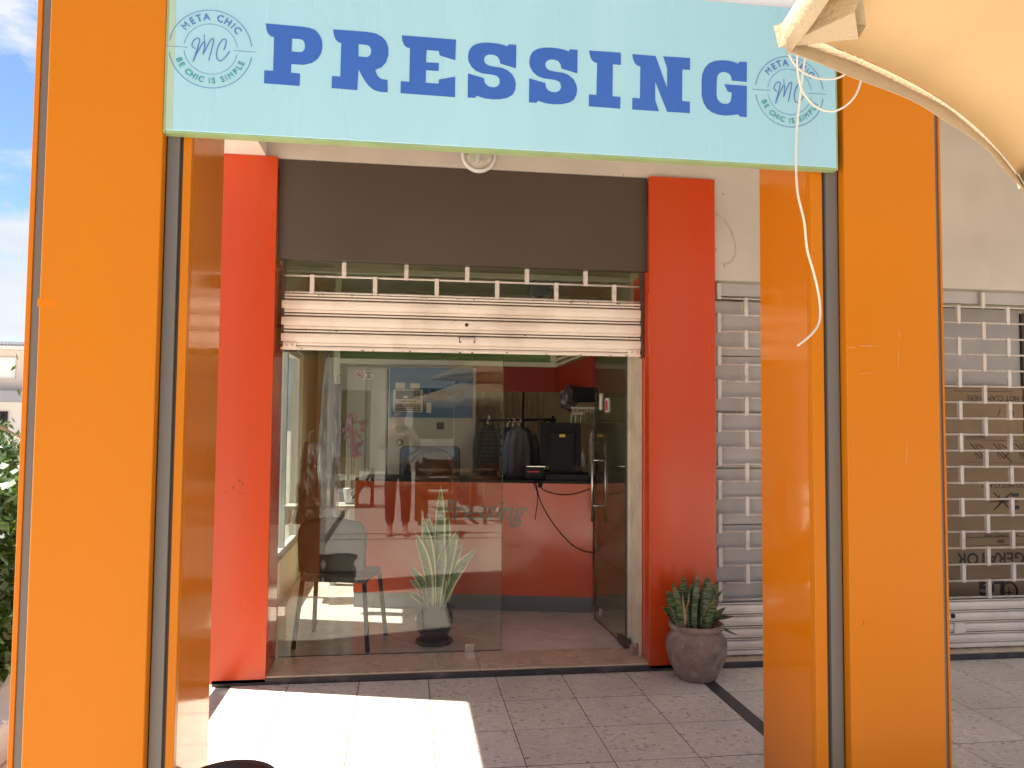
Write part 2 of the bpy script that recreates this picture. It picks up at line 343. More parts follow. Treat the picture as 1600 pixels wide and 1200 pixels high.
def flat_shape(name, loops, y, thick, material, parent=None):
    """a sheet with holes: loops of (x, z) filled and given a thickness; front face at y"""
    cu = bpy.data.curves.new(name, 'CURVE'); cu.dimensions = '2D'; cu.fill_mode = 'BOTH'; cu.extrude = thick/2
    for lp in loops:
        sp = cu.splines.new('POLY'); sp.points.add(len(lp)-1); sp.use_cyclic_u = True
        for i, (a, b) in enumerate(lp): sp.points[i].co = (a, b, 0, 1)
    tmp = bpy.data.objects.new(name, cu); me = bpy.data.meshes.new_from_object(tmp)
    me.name = name; bpy.data.objects.remove(tmp); bpy.data.curves.remove(cu)
    me.transform(Matrix.Rotation(R(90), 4, 'X')); o0 = wloc(parent) if parent is not None else Vector((0, 0, 0))
    me.transform(Matrix.Translation(Vector((0, y+thick/2, 0))-o0))
    me.materials.clear(); me.materials.append(material); return link(name, me, parent)
def text_obj(name, s, size, pos, material, parent=None, rot=0.0, flipped=False, thick=.0008, off=0.0, shear=0.0, align='CENTER', sx=1.0, yaw=0.0, spacing=1.0):
    """lettering standing upright and facing -y, at pos (centre of the baseline box)"""
    cu = bpy.data.curves.new(name, 'FONT'); cu.body = s; cu.size = size; cu.extrude = thick/2; cu.offset = off; cu.shear = shear
    cu.align_x = align; cu.align_y = 'CENTER'; cu.resolution_u = 3; cu.space_character = spacing
    tmp = bpy.data.objects.new(name, cu); me = bpy.data.meshes.new_from_object(tmp); me.name = name
    bpy.data.objects.remove(tmp); bpy.data.curves.remove(cu)
    me.transform(Matrix.Diagonal((sx, 1, 1, 1))); me.transform(Matrix.Rotation(rot + (math.pi if flipped else 0), 4, 'Z'))
    me.transform(Matrix.Rotation(R(90), 4, 'X')); me.transform(Matrix.Rotation(yaw, 4, 'Z'))
    o0 = wloc(parent) if parent is not None else Vector((0, 0, 0))
    me.transform(Matrix.Translation(Vector(pos)-o0)); me.materials.clear(); me.materials.append(material); return link(name, me, parent)
def smooth_path(pts, n=6):
    pts = [Vector(p) for p in pts]; out = []
    P = [pts[0]*2-pts[1]] + pts + [pts[-1]*2-pts[-2]]
    for i in range(1, len(P)-2):
        for k in range(n):
            t = k/n; a, b, c, d = P[i-1], P[i], P[i+1], P[i+2]
            out.append(.5*((2*b)+(c-a)*t+(2*a-5*b+4*c-d)*t*t+(3*b-a-3*c+d)*t**3))
    out.append(pts[-1]); return out

# ------------------------------------------------------------------ ground, floors
def ground():
    b = MB(); b.box(-120, 120, -120, 120, -.30, -.022)
    tag(b.build('ground', M['plaza']), 'pale stone paving of the open plaza', kind='structure')
ground()
gf = MB().box(-1.30, 9.0, -2.20, 0.0, -.02, -.0016).build('floor', M['joint'])
tag(gf, 'pale terrazzo tiled floor of the arcade', kind='structure')
T0x, T0y, TS, GAP = -.6496, 0.0, .4, .0045
strips = [(-1.0515, -.9715), (1.7525, 1.8325)]
bays = []                                   # tile columns between the dark strips
x = T0x
while x < 1.70: bays.append((x, x+TS)); x += TS
bays[-1] = (bays[-1][0], 1.7525)
bays.append((-.9715, T0x)); bays.append((-1.30, -1.0515))
x = 1.8325
while x < 7.4: bays.append((x, x+TS)); x += TS
tilecache = {}
for (xa, xb) in bays:
    for j in range(0, 6):
        ya = T0y-.405*(j+1)+.0036; yb = T0y-.405*j-.0036
        if j == 5: ya = -2.2
        key = (round(xb-xa, 3), round(yb-ya, 3))
        if key not in tilecache:
            w, d = xb-xa-GAP, yb-ya
            tilecache[key] = MB().box(-w/2, w/2, -d/2, d/2, -.012, 0, .0012).build('tile', M['terrazzo'], gf)
            t = tilecache[key]
        else: t = dup(tilecache[key], gf)
        t.location = ((xa+xb)/2, (ya+yb)/2, random.uniform(-.0006, .0006))
sn = None
for (xa, xb) in strips:
    for j in range(0, 6):
        ya = T0y-.405*(j+1)+.002; yb = T0y-.405*j-.002
        if sn is None: sn = MB().box(-.0385, .0385, -.2, .2, -.012, 0, .001).build('dark_strip', M['blackstone'], gf); s_ = sn
        else: s_ = dup(sn, gf)
        s_.location = ((xa+xb)/2, (ya+yb)/2, 0)
# plaza beyond the arcade: paving slabs close by, dark bands
pv = MB().box(-12, 14, -24, -2.2, -.02, -.008).build('pavement', M['plaza']); tag(pv, 'sunlit pale paving in front of the arcade', kind='structure')
b = MB()
for yy in (-4.86, -5.36, -8.62, -8.94, -12.6, -12.9): b.box(-12, 14, yy-.02, yy+.02, -.012, -.004)
for (xa, xb) in strips: b.box(xa, xb, -24, -2.2, -.012, -.002)
tag(b.build('paving_band', M['blackstone'], pv), kind='stuff')

# threshold in front of the shop row
th = thing('threshold', 'low beige marble step with a dark stone riser along the shop fronts', 'step', (0, 0, 0))
MB().box(-1.08, 7.4, .0, .022, 0, .034, .002).build('riser', M['blackstone'], th)
tr_ = None
xs = [-.90, .46, 1.505, 2.6, 3.45, 4.6, 5.8, 7.2]
for i in range(len(xs)-1):
    MB().box(xs[i]+.001, xs[i+1]-.001, .008, .372, .034, .044, .003).build('step_slab', M['marble'], th)
MB().box(-1.08, 7.4, .023, .371, 0, .0335).build('step_core', M['joint'], th)

# ------------------------------------------------------------------ building shell
wall = thing('building', 'plastered shop building whose ground floor opens onto the arcade', 'building', (0, 0, 0))
w = MB()
w.box(-.94, 1.935, .035, .36, 3.092, 4.0)                       # above the brown fascia
w.box(1.935, 9.0, .035, .36, 2.445, 4.0)
w.box(2.98, 3.46, .035, .36, 0.0, 2.445)                         # pier between the two closed bays
w.box(5.60, 9.0, .035, .36, 0.0, 2.445)
w.build('wall', M['plaster'], wall)
MB().box(-1.085, -.94, .36, .50, 0, 4.0).box(-1.085, -.94, .035, .36, 3.092, 4.0).build('corner_pier', M['white'], wall)
MB().box(-1.232, 9.0, -1.98, .36, 4.00, 4.15).build('ceiling', M['ceiling'], wall)
MB().box(-1.232, -.853, -1.55, .03, 3.092, 3.997).build('soffit_beam', M['ceiling'], wall)
MB().box(-1.232, 9.0, -1.975, -1.56, 3.06, 3.997).build('front_beam', M['plaster'], wall)
up = MB(); up.box(-1.232, 9.0, -2.0, -1.80, 4.155, 6.3); up.box(-1.232, 9.0, -1.79, 4.6, 6.0, 6.3); up.box(-1.232, -1.06, -1.79, 4.6, 4.155, 5.99)
up.build('upper_wall', M['white'], wall)
# front of the upper storey directly above the sign
MB().box(-.80, 9.0, -2.012, -1.98, 3.072, 4.15).build('parapet_band', M['white'], wall)
# interior shell
FL = .044
MB().box(-1.085, 2.6, .372, 4.2, FL-.03, FL-.006).build('shop_floor', M['joint'], wall)
MB().box(-1.085, 2.6, 4.1, 4.25, FL, 3.0).build('back_wall', M['iwall'], wall)
MB().box(2.18, 2.32, .37, 4.1, FL, 3.0).build('side_wall', M['iwall'], wall)
MB().box(-1.085, 2.6, .37, 4.25, 3.0, 3.1).build('shop_ceiling', M['iwall'], wall)
lw = MB()                                                       # left wall with a large side opening
lw.box(-1.085, -.985, .50, 1.35, FL, 3.0); lw.box(-1.085, -.985, 1.35, 2.9, FL, .40); lw.box(-1.085, -.985, 1.35, 2.9, 2.15, 3.0); lw.box(-1.085, -.985, 2.9, 4.1, FL, 3.0)
lw.build('left_wall', M['iwall'], wall)
wf = MB()
for (ya, yb, za, zb) in ((1.35, 1.40, .40, 2.15), (2.85, 2.90, .40, 2.15), (2.10, 2.15, .45, 2.10), (1.40, 2.85, .40, .45), (1.40, 2.85, 2.10, 2.15)):
    wf.box(-1.06, -1.01, ya, yb, za, zb)
win = wf.build('side_window', M['potwhite'], wall); 
MB().box(-1.038, -1.032, 1.40, 2.85, .45, 2.10).build('pane', M['glass'], win)
# cabinets behind closed bays
MB().box(2.33, 9.0, 1.4, 1.5, 0.0, 3.0).build('bay_back_wall', M['iwall'], wall)
# diagonal interior tiles
d0 = None
import itertools
base = MB().box(-.1975, .1975, -.1975, .1975, -.006, 0, .0008).build('interior_tile', M['innertile'], wall)
k = .4*math.sqrt(.5); first = True
for i in range(-2, 9):
    for j in range(-6, 7):
        cx, cy = .05+(i-j)*k*1.0, .86+(i+j)*k
        if not (-.98 < cx < 2.2 and .62 < cy < 4.0): continue
        t = base if first else dup(base, wall); first = False
        t.location = (cx, cy, FL); t.rotation_euler = (0, 0, R(45))
MB().box(-.985, 2.18, .374, 4.05, FL-.005, FL-.0015).build('floor_border', M['innertile'], wall)

# ------------------------------------------------------------------ red pilasters, fascia
for (xa, xb, lab) in ((-1.125, -.782, 'glossy red cladding pilaster at the open end of the arcade, narrower of the two'),
                      (1.505, 1.938, 'glossy red cladding pilaster behind the clay pot, wider of the two')):
    p = thing('red_pilaster', lab, 'pilaster', ((xa+xb)/2, .05, 0), 'red pilasters flanking the shop')
    MB().box(xa, xb, 0.0, .03, .012, 3.090, .0015).build('front_panel', M['red'], p)
    s1 = (xb-.02, xb-.0005) if xa < 0 else (xa+.0005, xa+.02)
    MB().box(s1[0], s1[1], .031, .345, .046, 2.483).box(xa+.03 if xa > 0 else xa+.001, xb-.03 if xa < 0 else xb-.001, .031, .34, .046, 3.09).build('side_panel', M['redside'], p)
f = thing('fascia', 'plain dark brown cladding fascia above the half open roller shutter', 'fascia', (.36, .05, 2.49))
MB().box(-.780, 1.503, .045, .072, 2.488, 3.088, .0015).build('fascia_panel', M['fascia'], f)
MB().box(-.778, 1.501, .073, .115, 2.488, 2.51).build('return_lip', M['fascia'], f)

# ------------------------------------------------------------------ orange pillars
def orange_pillar(side, lab):
    """side -1: the pillar by the plants, +1: the one by the closed bays"""
    p = thing('orange_pillar', lab, 'pillar', (-1.0 if side < 0 else 1.76, -1.78, 0), 'orange pillars carrying the sign')
    ZT = 3.62
    if side < 0:
        bx0, bx1, gx0, gx1, cx = -1.174, -.8135, -.8085, -.770, -.733     # face, channel, corner
        o0, og = -1.233, -1.214
    else:
        bx0, bx1, gx0, gx1, cx = 1.603, 1.975, 1.551, 1.596, 1.494
        o0, og = 2.027, 2.014
    yf, yb = -2.03, -2.00
    MB().box(bx0, bx1, yf, -1.985, 0, ZT, .0025).build('face_panel', M['orange'], p)
    if side < 0:
        MB().box(gx0, gx1, -1.992, -1.95, 0, 2.60).build('channel', M['groove'], p)
        MB().box(gx1+.001, gx1+.009, -1.975, -1.95, 0, 2.60).build('channel_gap', M['groovedark'], p)
        MB().box(gx1+.010, cx, -1.985, -1.952, 0, 2.60, .0015).build('corner_strip', M['orange'], p)
        MB().box(cx-.03, cx-.0005, -1.951, -1.53, 0, 3.09).build('return_panel', M['orange2'], p)
        MB().box(og-.002, bx0-.001, -1.985, -1.95, 0, ZT).build('outer_channel', M['groove'], p)
        MB().box(o0, og-.003, -1.99, -1.53, 0, ZT, .0015).build('outer_strip', M['orange'], p)
        MB().box(o0+.004, cx-.031, -1.949, -1.533, 0, 3.09).build('core', M['orange2'], p)
    else:
        MB().box(gx0, gx1, -1.992, -1.95, 0, 2.60).build('channel', M['groove'], p)
        MB().box(gx0-.010, gx0-.001, -1.975, -1.95, 0, 2.60).build('channel_gap', M['groovedark'], p)
        MB().box(cx, gx0-.011, -1.985, -1.952, 0, 2.60, .0015).build('corner_strip', M['orange'], p)
        MB().box(cx+.0005, cx+.03, -1.951, -1.56, 0, 3.055).build('return_panel', M['orange2'], p)
        MB().box(bx1+.001, og+.002, -1.985, -1.95, 0, ZT).build('outer_channel', M['groove'], p)
        MB().box(og+.003, o0, -1.99, -1.56, 0, 2.795, .0015).build('outer_strip', M['orange'], p)
        MB().box(cx+.031, o0-.004, -1.949, -1.565, 0, 3.055).build('core', M['orange2'], p)
    return p
orange_pillar(-1, 'tall orange clad pillar with grey grooves beside the plants and open sky')
orange_pillar(1, 'tall orange clad pillar with grey grooves under the umbrella and hanging cable')

# ------------------------------------------------------------------ sign
SY = -2.036
sg = thing('shop_sign', 'pale turquoise PRESSING sign board with two round emblems above the entrance', 'sign', (.38, -2.03, 2.47))
MB().box(-.8045, 1.5705, SY, -1.996, 2.4745, 3.070, .002).build('board', M['signblue'], sg)
MB().box(-.8040, 1.5700, SY+.003, -1.9965, 2.4665, 2.4738).box(-.8120, -.8052, SY+.003, -1.9965, 2.4665, 3.069).box(1.5710, 1.5770, SY+.003, -1.9965, 2.4665, 3.069).build('frame_edge', M['signedge'], sg)
# yellowed film along the near-left edge
MB().box(-.803, -.783, SY-.0006, SY-.0001, 2.4765, 3.068).build('yellowed_margin', mat('yellowed_film', (.36, .47, .33), .3, var=.08, vscale=14, streak=True), sg)
LET = {
 'P': (400, [[(60,147),(290,167),(335,175),(370,188),(395,215),(411,248),(415,290),(408,330),(385,368),(350,393),(300,405),(220,400),(218,455),(275,460),(272,537),(50,520),(52,440),(107,443),(113,232),(92,226),(75,210),(66,185)],
             [(225,240),(272,243),(292,250),(303,265),(306,290),(302,312),(290,324),(272,326),(222,322)]]),
 'R': (400, [[(482,184),(700,200),(750,210),(790,232),(815,262),(827,300),(827,345),(812,390),(785,420),(745,435),(752,458),(765,480),(785,495),(822,500),(822,577),(780,574),(740,564),(705,538),(680,505),(660,470),(640,430),(633,563),(472,550),(475,475),(527,480),(533,268),(512,262),(497,245),(487,220)],
             [(640,275),(690,280),(708,287),(718,303),(720,325),(714,345),(695,358),(640,353)]]),
 'E': (400, [[(911,221),(1250,248),(1245,376),(1148,346),(1143,318),(1066,312),(1062,390),(1143,394),(1141,443),(1062,438),(1060,517),(1141,524),(1143,497),(1245,480),(1243,607),(903,582),(905,507),(958,512),(963,300),(942,296),(925,280),(915,255)]]),
 'S': (800, [[(410,312),(408,458),(310,428),(304,402),(290,382),(268,373),(240,371),(220,378),(209,392),(208,412),(218,430),(235,440),(265,447),(320,455),(355,470),(385,497),(402,530),(407,560),(402,595),(385,625),(355,642),(310,651),(265,652),(210,645),(160,628),(155,642),(106,640),(108,490),(208,520),(212,548),(228,566),(248,575),(275,577),(296,568),(307,548),(304,522),(290,506),(265,498),(200,490),(160,475),(130,448),(112,415),(108,385),(114,350),(132,322),(160,306),(200,298),(245,298),(290,303),(325,311),(355,322),(362,308)]]),
 'I': (800, [[(482,316),(680,330),(680,405),(630,401),(628,602),(678,606),(676,679),(481,664),(481,590),(528,594),(533,394),(514,388),(498,372),(488,348)]]),
 'N': (800, [[(752,338),(897,350),(970,552),(970,425),(945,352),(1113,363),(1112,437),(1065,433),(1063,632),(1112,636),(1111,707),(970,698),(895,508),(895,628),(918,695),(752,684),(752,611),(800,615),(803,415),(783,409),(767,394),(757,368)]]),
 'G': (800, [[(1468,388),(1467,512),(1375,503),(1370,475),(1355,458),(1335,450),(1312,450),(1293,460),(1282,480),(1279,510),(1278,595),(1284,620),(1298,638),(1318,648),(1342,650),(1360,642),(1370,625),(1375,578),(1350,573),(1328,527),(1468,537),(1467,732),(1425,728),(1412,714),(1375,720),(1330,722),(1290,716),(1250,702),(1218,676),(1197,640),(1186,595),(1186,500),(1190,462),(1205,425),(1232,396),(1270,380),(1310,377),(1350,379),(1385,387),(1415,398),(1422,386)]]),
}
def letter(key, dx=0, dy=0):
    ox, loops = LET[key]; L = []
    for lp in loops:
        q = [at((a+dx)/4+ox, (b+dy)/4, SY-.0012) for a, b in lp]; L.append([(p.x, p.z) for p in q])
    flat_shape('letter', L, SY-.0016, .0013, M['letter'], sg)
for kx, dx, dy in (('P',0,0),('R',0,0),('E',0,0),('S',-383,-31),('S',0,0),('I',0,0),('N',0,0),('G',0,0)): letter(kx, dx, dy)

def emblem(cx, cz, rad):
    y = SY-.0012
    def pt(a, r): return (cx+r*math.cos(a), y, cz+r*math.sin(a))
    b = MB()
    for r, wdt in ((rad, .0011), (rad*.645, .0007)):
        for a0, a1 in ((R(8), R(172)), (R(188), R(352))):
            b.tube([pt(a0+(a1-a0)*i/48, r) for i in range(49)], wdt, 4)
    for s in (-1, 1): b.tube([(cx+s*rad*1.09, y, cz+.003*-s*0), (cx+s*rad*.56, y, cz)], .0008, 4)
    em = b.build('emblem_ring', M['logoblue'], sg)
    def arc(s, r, a_mid, step, size, material, inside, nm):
        wd = [{'M': 1.22, 'I': .50, ' ': .62, 'E': .86, 'L': .82, 'S': .88, 'T': .86}.get(c_, 1.0) for c_ in s]; tot = sum(wd); acc = 0
        for i, ch in enumerate(s):
            a = a_mid + (acc+wd[i]/2-tot/2)*step; acc += wd[i]
            if ch == ' ': continue
            px, pz = cx+r*math.cos(a), cz+r*math.sin(a)
            text_obj(nm, ch, size, (px, y-.0004, pz), material, em, rot=(a-math.pi/2) if not inside else (a+math.pi/2), off=(0.0 if ch in 'MI' else .0006), sx=.92)
    arc('META CHIC', rad*.82, R(90), R(-14.2), .034, M['logoblue'], False, 'emblem_letter')
    arc('BE CHIC IS SIMPLE', rad*.82, R(270), R(10.3), .0275, M['logogreen'], True, 'emblem_letter')
    sx_ = rad/.1325/8
    def st(pts, r=.0016):
        q = [(cx+(a-632)*.000266*rad/.133, y, cz-(b-(612+(a-632)*.07))*.000272*rad/.133) for a, b in pts]
        return q
    m = MB()
    m.tube(smooth_path(st([(445,605),(415,590),(404,560),(415,520),(445,485),(478,475),(495,492),(485,550),(455,660),(422,770)])), .0017, 5)
    m.tube(smooth_path(st([(424,768),(470,660),(515,570),(545,525),(558,535),(556,590),(541,682)])), .0017, 5)
    m.tube(smooth_path(st([(541,682),(575,610),(620,510),(645,482),(663,490),(655,560),(612,755)])), .0016, 5)
    m.tube(smooth_path(st([(790,625),(808,570),(815,510),(798,487),(765,500),(730,560),(705,640),(703,710),(725,752),(760,760),(810,715),(860,640)])), .0017, 5)
    m.tube(st([(548,430),(552,520)]), .0010, 4)
    m.build('emblem_monogram', M['logoblue'], sg)
emblem(-.668, 2.757, .133)
emblem(1.387, 2.749, .133)

# ------------------------------------------------------------------ roller shutters
def slat_prof(z0, h, y, d=.016):
    """one pressed slat: broad face, bead, open groove"""
    return [(y+.009, z0+h*.035), (y-d*.2, z0+h*.035), (y-d*.75, z0+h*.10), (y-d*.75, z0+h*.17), (y-d*.3, z0+h*.20), (y-d*.8, z0+h*.26), (y-d, z0+h*.5), (y-d*.85, z0+h*.72),
            (y-d*.2, z0+h*.785), (y+.009, z0+h*.79)]
def shutter(name, label, x0, x1, y, rod_z, link_x0, pitch, slat_z, slat_h, nslat, ztop, bottom=True, first_row_up=True, lw_=.026, endlink=None):
    s = thing(name, label, 'roller shutter', ((x0+x1)/2, y, 0), 'roller shutters of the shop row')
    sl = None
    for i in range(nslat):
        z = slat_z + i*slat_h
        if sl is None:
            sl = MB().extrude_x(slat_prof(slat_z, slat_h, y), x0, x1).build('slat', M['shutter'], s)
            bd = MB().box(x0+.001, x1-.001, y-.009, y+.008, slat_z+slat_h*.865, slat_z+slat_h*.955, .002).build('slat_bead', M['shutter'], s)
        else: dup(sl, s, loc=Vector((0, 0, i*slat_h))); dup(bd, s, loc=Vector((0, 0, i*slat_h)))
    if nslat:
        MB().box(x0+.002, x1-.002, y+.010, y+.016, slat_z, slat_z+nslat*slat_h-.004).build('groove_shade_sheet', M['shuttershade'], s)  # added dark sheet: groove shade put into colour, not a shutter part
    rd = lk = None; n = 0
    for i, z in enumerate(rod_z):
        if rd is None:
            rd = MB().tube([(x0, y, z), (x1, y, z)], .0065, 8).build('rod', M['grille'], s); z0r = z
        else: dup(rd, s, loc=Vector((0, 0, z-z0r)))
    allz = list(rod_z)
    for i in range(len(allz)):
        za = allz[i]; zb = allz[i+1] if i+1 < len(allz) else ztop
        xx = link_x0 + (pitch/2 if i % 2 else 0)
        while xx-pitch > x0+.02: xx -= pitch
        while xx < x1-.01:
            if xx > x0+.012:
                if lk is None:
                    h = zb-za
                    lk = MB().box(-lw_/2, lw_/2, -.011, -.0075, -.008, h+.008, .001).box(-lw_/2, lw_/2, .0075, .010, -.008, h+.008).box(-lw_/2, lw_/2, -.0075, .0075, h+.002, h+.0085).box(-lw_/2, lw_/2, -.0075, .0075, -.0085, -.002).build('link', M['grille'], None); lk.parent = s
                    l0 = lk
                else: l0 = dup(lk, s)
                l0.location = Vector((xx, y, za)) - s.location; l0.scale = (1, 1, 1 if i+1 < len(allz) else max(.2, (zb-za)/(allz[1]-allz[0])))
            xx += pitch
    return s
YS = .12
# the half open one over the entrance
zr = [2.300, 2.401]
main = shutter('roller_shutter', 'half open cream roller shutter hanging above the glass entrance', -.757, 1.481, YS, zr, -.582, .378, 1.972, .1005, 3, 2.486)
MB().box(-.757, 1.481, YS-.006, YS+.010, 2.277, 2.288).build('top_bead', M['shutter'], main)
MB().extrude_x([(YS-.014, 1.948), (YS-.014, 1.962), (YS-.004, 1.966), (YS-.004, 1.971), (YS+.012, 1.971), (YS+.012, 1.948)], -.757, 1.481).build('bottom_bar', M['shutter'], main)
for xa in (-.745, 1.395):
    lb = MB().box(xa, xa+.078, YS-.024, YS-.015, 1.957, 1.990, .002).build('lock_bracket', M['shutter'], main)
    for dx in (.025, .058):
        q = MB(); q.tube([(xa+dx, YS-.0245, 1.974), (xa+dx, YS-.029, 1.974)], .008, 10); q.build('bolt_head', M['grille'], lb)
MB().box(-.757, -.742, YS-.012, YS+.03, 1.94, 2.485).box(1.484, 1.500, YS-.012, YS+.03, 1.94, 2.485).build('guide_rail', M['darksteel'], main)
q = MB(); kx = at(729, 508, YS-.012); q.tube([(kx.x, kx.y+.002, kx.z), (kx.x, kx.y-.006, kx.z)], .011, 14); q.build('keyhole', M['inkblack'], main)
q = MB(); hx = at(730, 533, YS-.02)
q.box(hx.x-.045, hx.x+.045, YS-.019, YS-.0165, hx.z-.002, hx.z+.022, .002); q.box(hx.x-.038, hx.x+.038, YS-.040, YS-.030, hx.z-.020, hx.z+.010, .004)
q.box(hx.x-.034, hx.x-.026, YS-.031, YS-.014, hx.z-.006, hx.z+.006).box(hx.x+.026, hx.x+.034, YS-.031, YS-.014, hx.z-.006, hx.z+.006); q.build('pull_handle', M['shutter'], main)
MB().box(hx.x-.050, hx.x+.050, YS-.0164, YS-.0150, hx.z-.010, hx.z+.027).build('handle_shade_plate', M['darksteel'], main)  # added dark plate painting the shadow outline round the pull handle
sc_ = MB()
for (u, v) in ((712, 501), (746, 501), (712, 510), (746, 511), (718, 476), (737, 476), (716, 527), (741, 528)):
    c = at(u, v, YS-.0125); sc_.tube([(c.x, c.y+.001, c.z), (c.x, c.y-.002, c.z)], .0032, 8)
sc_.build('screw', M['darksteel'], main)
ch = MB()                                                          # chipped paint flecks
for _ in range(46):
    X = random.uniform(-.7, 1.45); zrow = random.choice([1.955, 1.950, 2.0545, 2.155, 2.256, 2.283, 2.066])
    wd = random.uniform(.003, .018); ch.box(X, X+wd, YS-.0185, YS-.0155, zrow-random.uniform(.001, .004), zrow+random.uniform(.001, .003))
tag(ch.build('chipped_spot', M['darksteel'], main), kind='stuff')

# closed bays
rz2 = [.398+.1079*i for i in range(19)]; rz3 = [.378+.1087*i for i in range(19)]
b2 = shutter('roller_shutter', 'closed grille roller shutter over pale boards, behind the clay pot', 1.950, 2.972, .10, rz2, 2.003, .368, .080, .0755, 4, 2.43)
b3 = shutter('roller_shutter', 'closed grille roller shutter in front of the upside down refrigerator carton', 3.470, 5.59, .10, rz3, 3.894, .371, .080, .0715, 4, 2.43)
for s_, xa, xb in ((b2, 1.950, 2.972), (b3, 3.470, 5.59)):
    MB().box(xa, xb, .086, .114, .052, .079, .003).build('bottom_bar', M['shutter'], s_)
    MB().box(xa, xb, .118, .150, 2.36, 2.443).build('shutter_box_lip', M['board'], s_)
    MB().box(xa-.013, xa-.001, .08, .14, .046, 2.443).build('guide_rail', M['darksteel'], s_)
lkb = MB().box(3.62, 3.70, .075, .086, .150, .215, .003).build('lock_bracket', M['shutter'], b3)
kq = MB(); kq.tube([(3.615, .088, .262), (3.615, .080, .262)], .016, 12); kq.build('keyhole', M['inkblack'], b3)
# pale panels behind bay two
MBX = None
pb = thing('window_board', 'pale board window with glazing bars behind the closed grille next to the red pilaster', 'window', (2.46, .2, .4))
MB().box(1.955, 2.970, .166, .180, .06, .494, .004).build('board_panel', M['board'], pb)
for i in range(5):
    MB().box(1.955, 2.970, .165, .180, .50+i*.368, .50+i*.368+.362, .004).build('board_panel', M['board'], pb)
MB().box(1.952, 2.972, .158, .19, .495, .499).box(1.952, 2.972, .150, .19, 2.343, 2.356).build('frame', M['groovedark'], pb)
# bay three: window frame, carton
wb = thing('shop_window', 'grey framed shop window behind the grille of the closed bay', 'window', (4.5, .3, .3))
MB().box(3.465, 3.475, .24, .28, .05, 2.44).box(4.505, 4.54, .46, .50, .05, 2.36).box(3.52, 5.59, .24, .28, 2.352, 2.365).build('frame', M['groovedark'], wb)
MB().box(3.46, 4.50, .48, .49, .05, 2.40).box(4.545, 5.58, .48, .49, .05, 2.40).build('board_panel', M['board'], wb)
bx = thing('carton', 'upside down cardboard refrigerator carton standing behind the closed grille', 'cardboard box', (4.3, .42, .05))
MB().box(3.665, 4.42, .36, .472, .05, 1.80, .012).build('box_body', M['carton'], bx)
Yc = .3585
def print_(s, u, v, size, flip=True, **k):
    c = at(u, v, Yc); return text_obj('print_mark', s, size, (c.x, c.y, c.z), M['inkblack'], bx, flipped=flip, **k)
print_('DO NOT CLAMP HERE', 1561, 622, .055, sx=.92)
print_('DO NOT CLAMP', 1568, 758, .050, sx=.92)
print_('REFRIGERATOR', 1577, 871.5, .118, off=.0022, sx=.98)
print_('LG', 1550, 918, .14, off=.006, sx=1.2)
print_('MODEL  CAPACITY  GROSS', 1565, 836.5, .022); print_('GEN', 1564, 845.5, .030, off=.001); print_('REFRIGERANT', 1524, 683, .024)
g = MB()
def pp(u, v): c = at(u, v, Yc+.0002); return c
def seg(u0, v0, u1, v1, r=.0035): g.tube([pp(u0, v0), pp(u1, v1)], r, 4)
seg(1508, 853.5, 1600, 850, .0015); seg(1508, 840, 1600, 838, .0015); seg(1506, 840, 1506, 853, .0015)
seg(1510, 687, 1600, 689, .0012); seg(1508, 722, 1600, 724, .0012); seg(1490, 611, 1583, 612, .002)
for ox in (0, 36, 70):                                           # crossed-out handling pictograms
    seg(1516+ox, 693, 1545+ox, 722, .0035); seg(1528+ox, 694, 1537+ox, 700); seg(1523+ox, 706, 1533+ox, 716); seg(1533+ox, 716, 1540+ox, 708); seg(1524+ox, 694, 1530+ox, 704, .003)
    seg(1522+ox, 709, 1528+ox, 717, .002)
seg(1553, 770, 1580, 797, .004); seg(1580, 770, 1553, 797, .004); seg(1545, 784, 1590, 784, .003); seg(1562, 773, 1562, 790, .003); seg(1572, 773, 1572, 790, .003)
g.box(pp(1561, 0).x, pp(1573, 0).x, Yc, Yc+.0015, pp(1566, 776).z, pp(1566, 771).z); g.box(pp(1561, 0).x, pp(1573, 0).x, Yc, Yc+.0015, pp(1566, 796).z, pp(1566, 790).z)
g.box(pp(1562, 0).x, pp(1568, 0).x, Yc, Yc+.0015, pp(1566, 649).z, pp(1566, 642).z); seg(1559, 651, 1563, 640, .002)
cc_ = at(1577, 924, Yc)
g.tube([(cc_.x+.062*math.cos(a*math.pi/18), Yc, cc_.z+.062*math.sin(a*math.pi/18)) for a in range(37)], .007, 5)
g.lathe((0, 0, 0), [(.0, 0), (.0, 0)], 3) if False else None
g.box(cc_.x-.030, cc_.x+.030, Yc-.0002, Yc+.0015, cc_.z-.012, cc_.z-.004); g.box(cc_.x-.005, cc_.x+.003, Yc-.0002, Yc+.0015, cc_.z-.03, cc_.z+.028)
tag(g.build('print_mark', M['inkblack'], bx), kind='stuff')

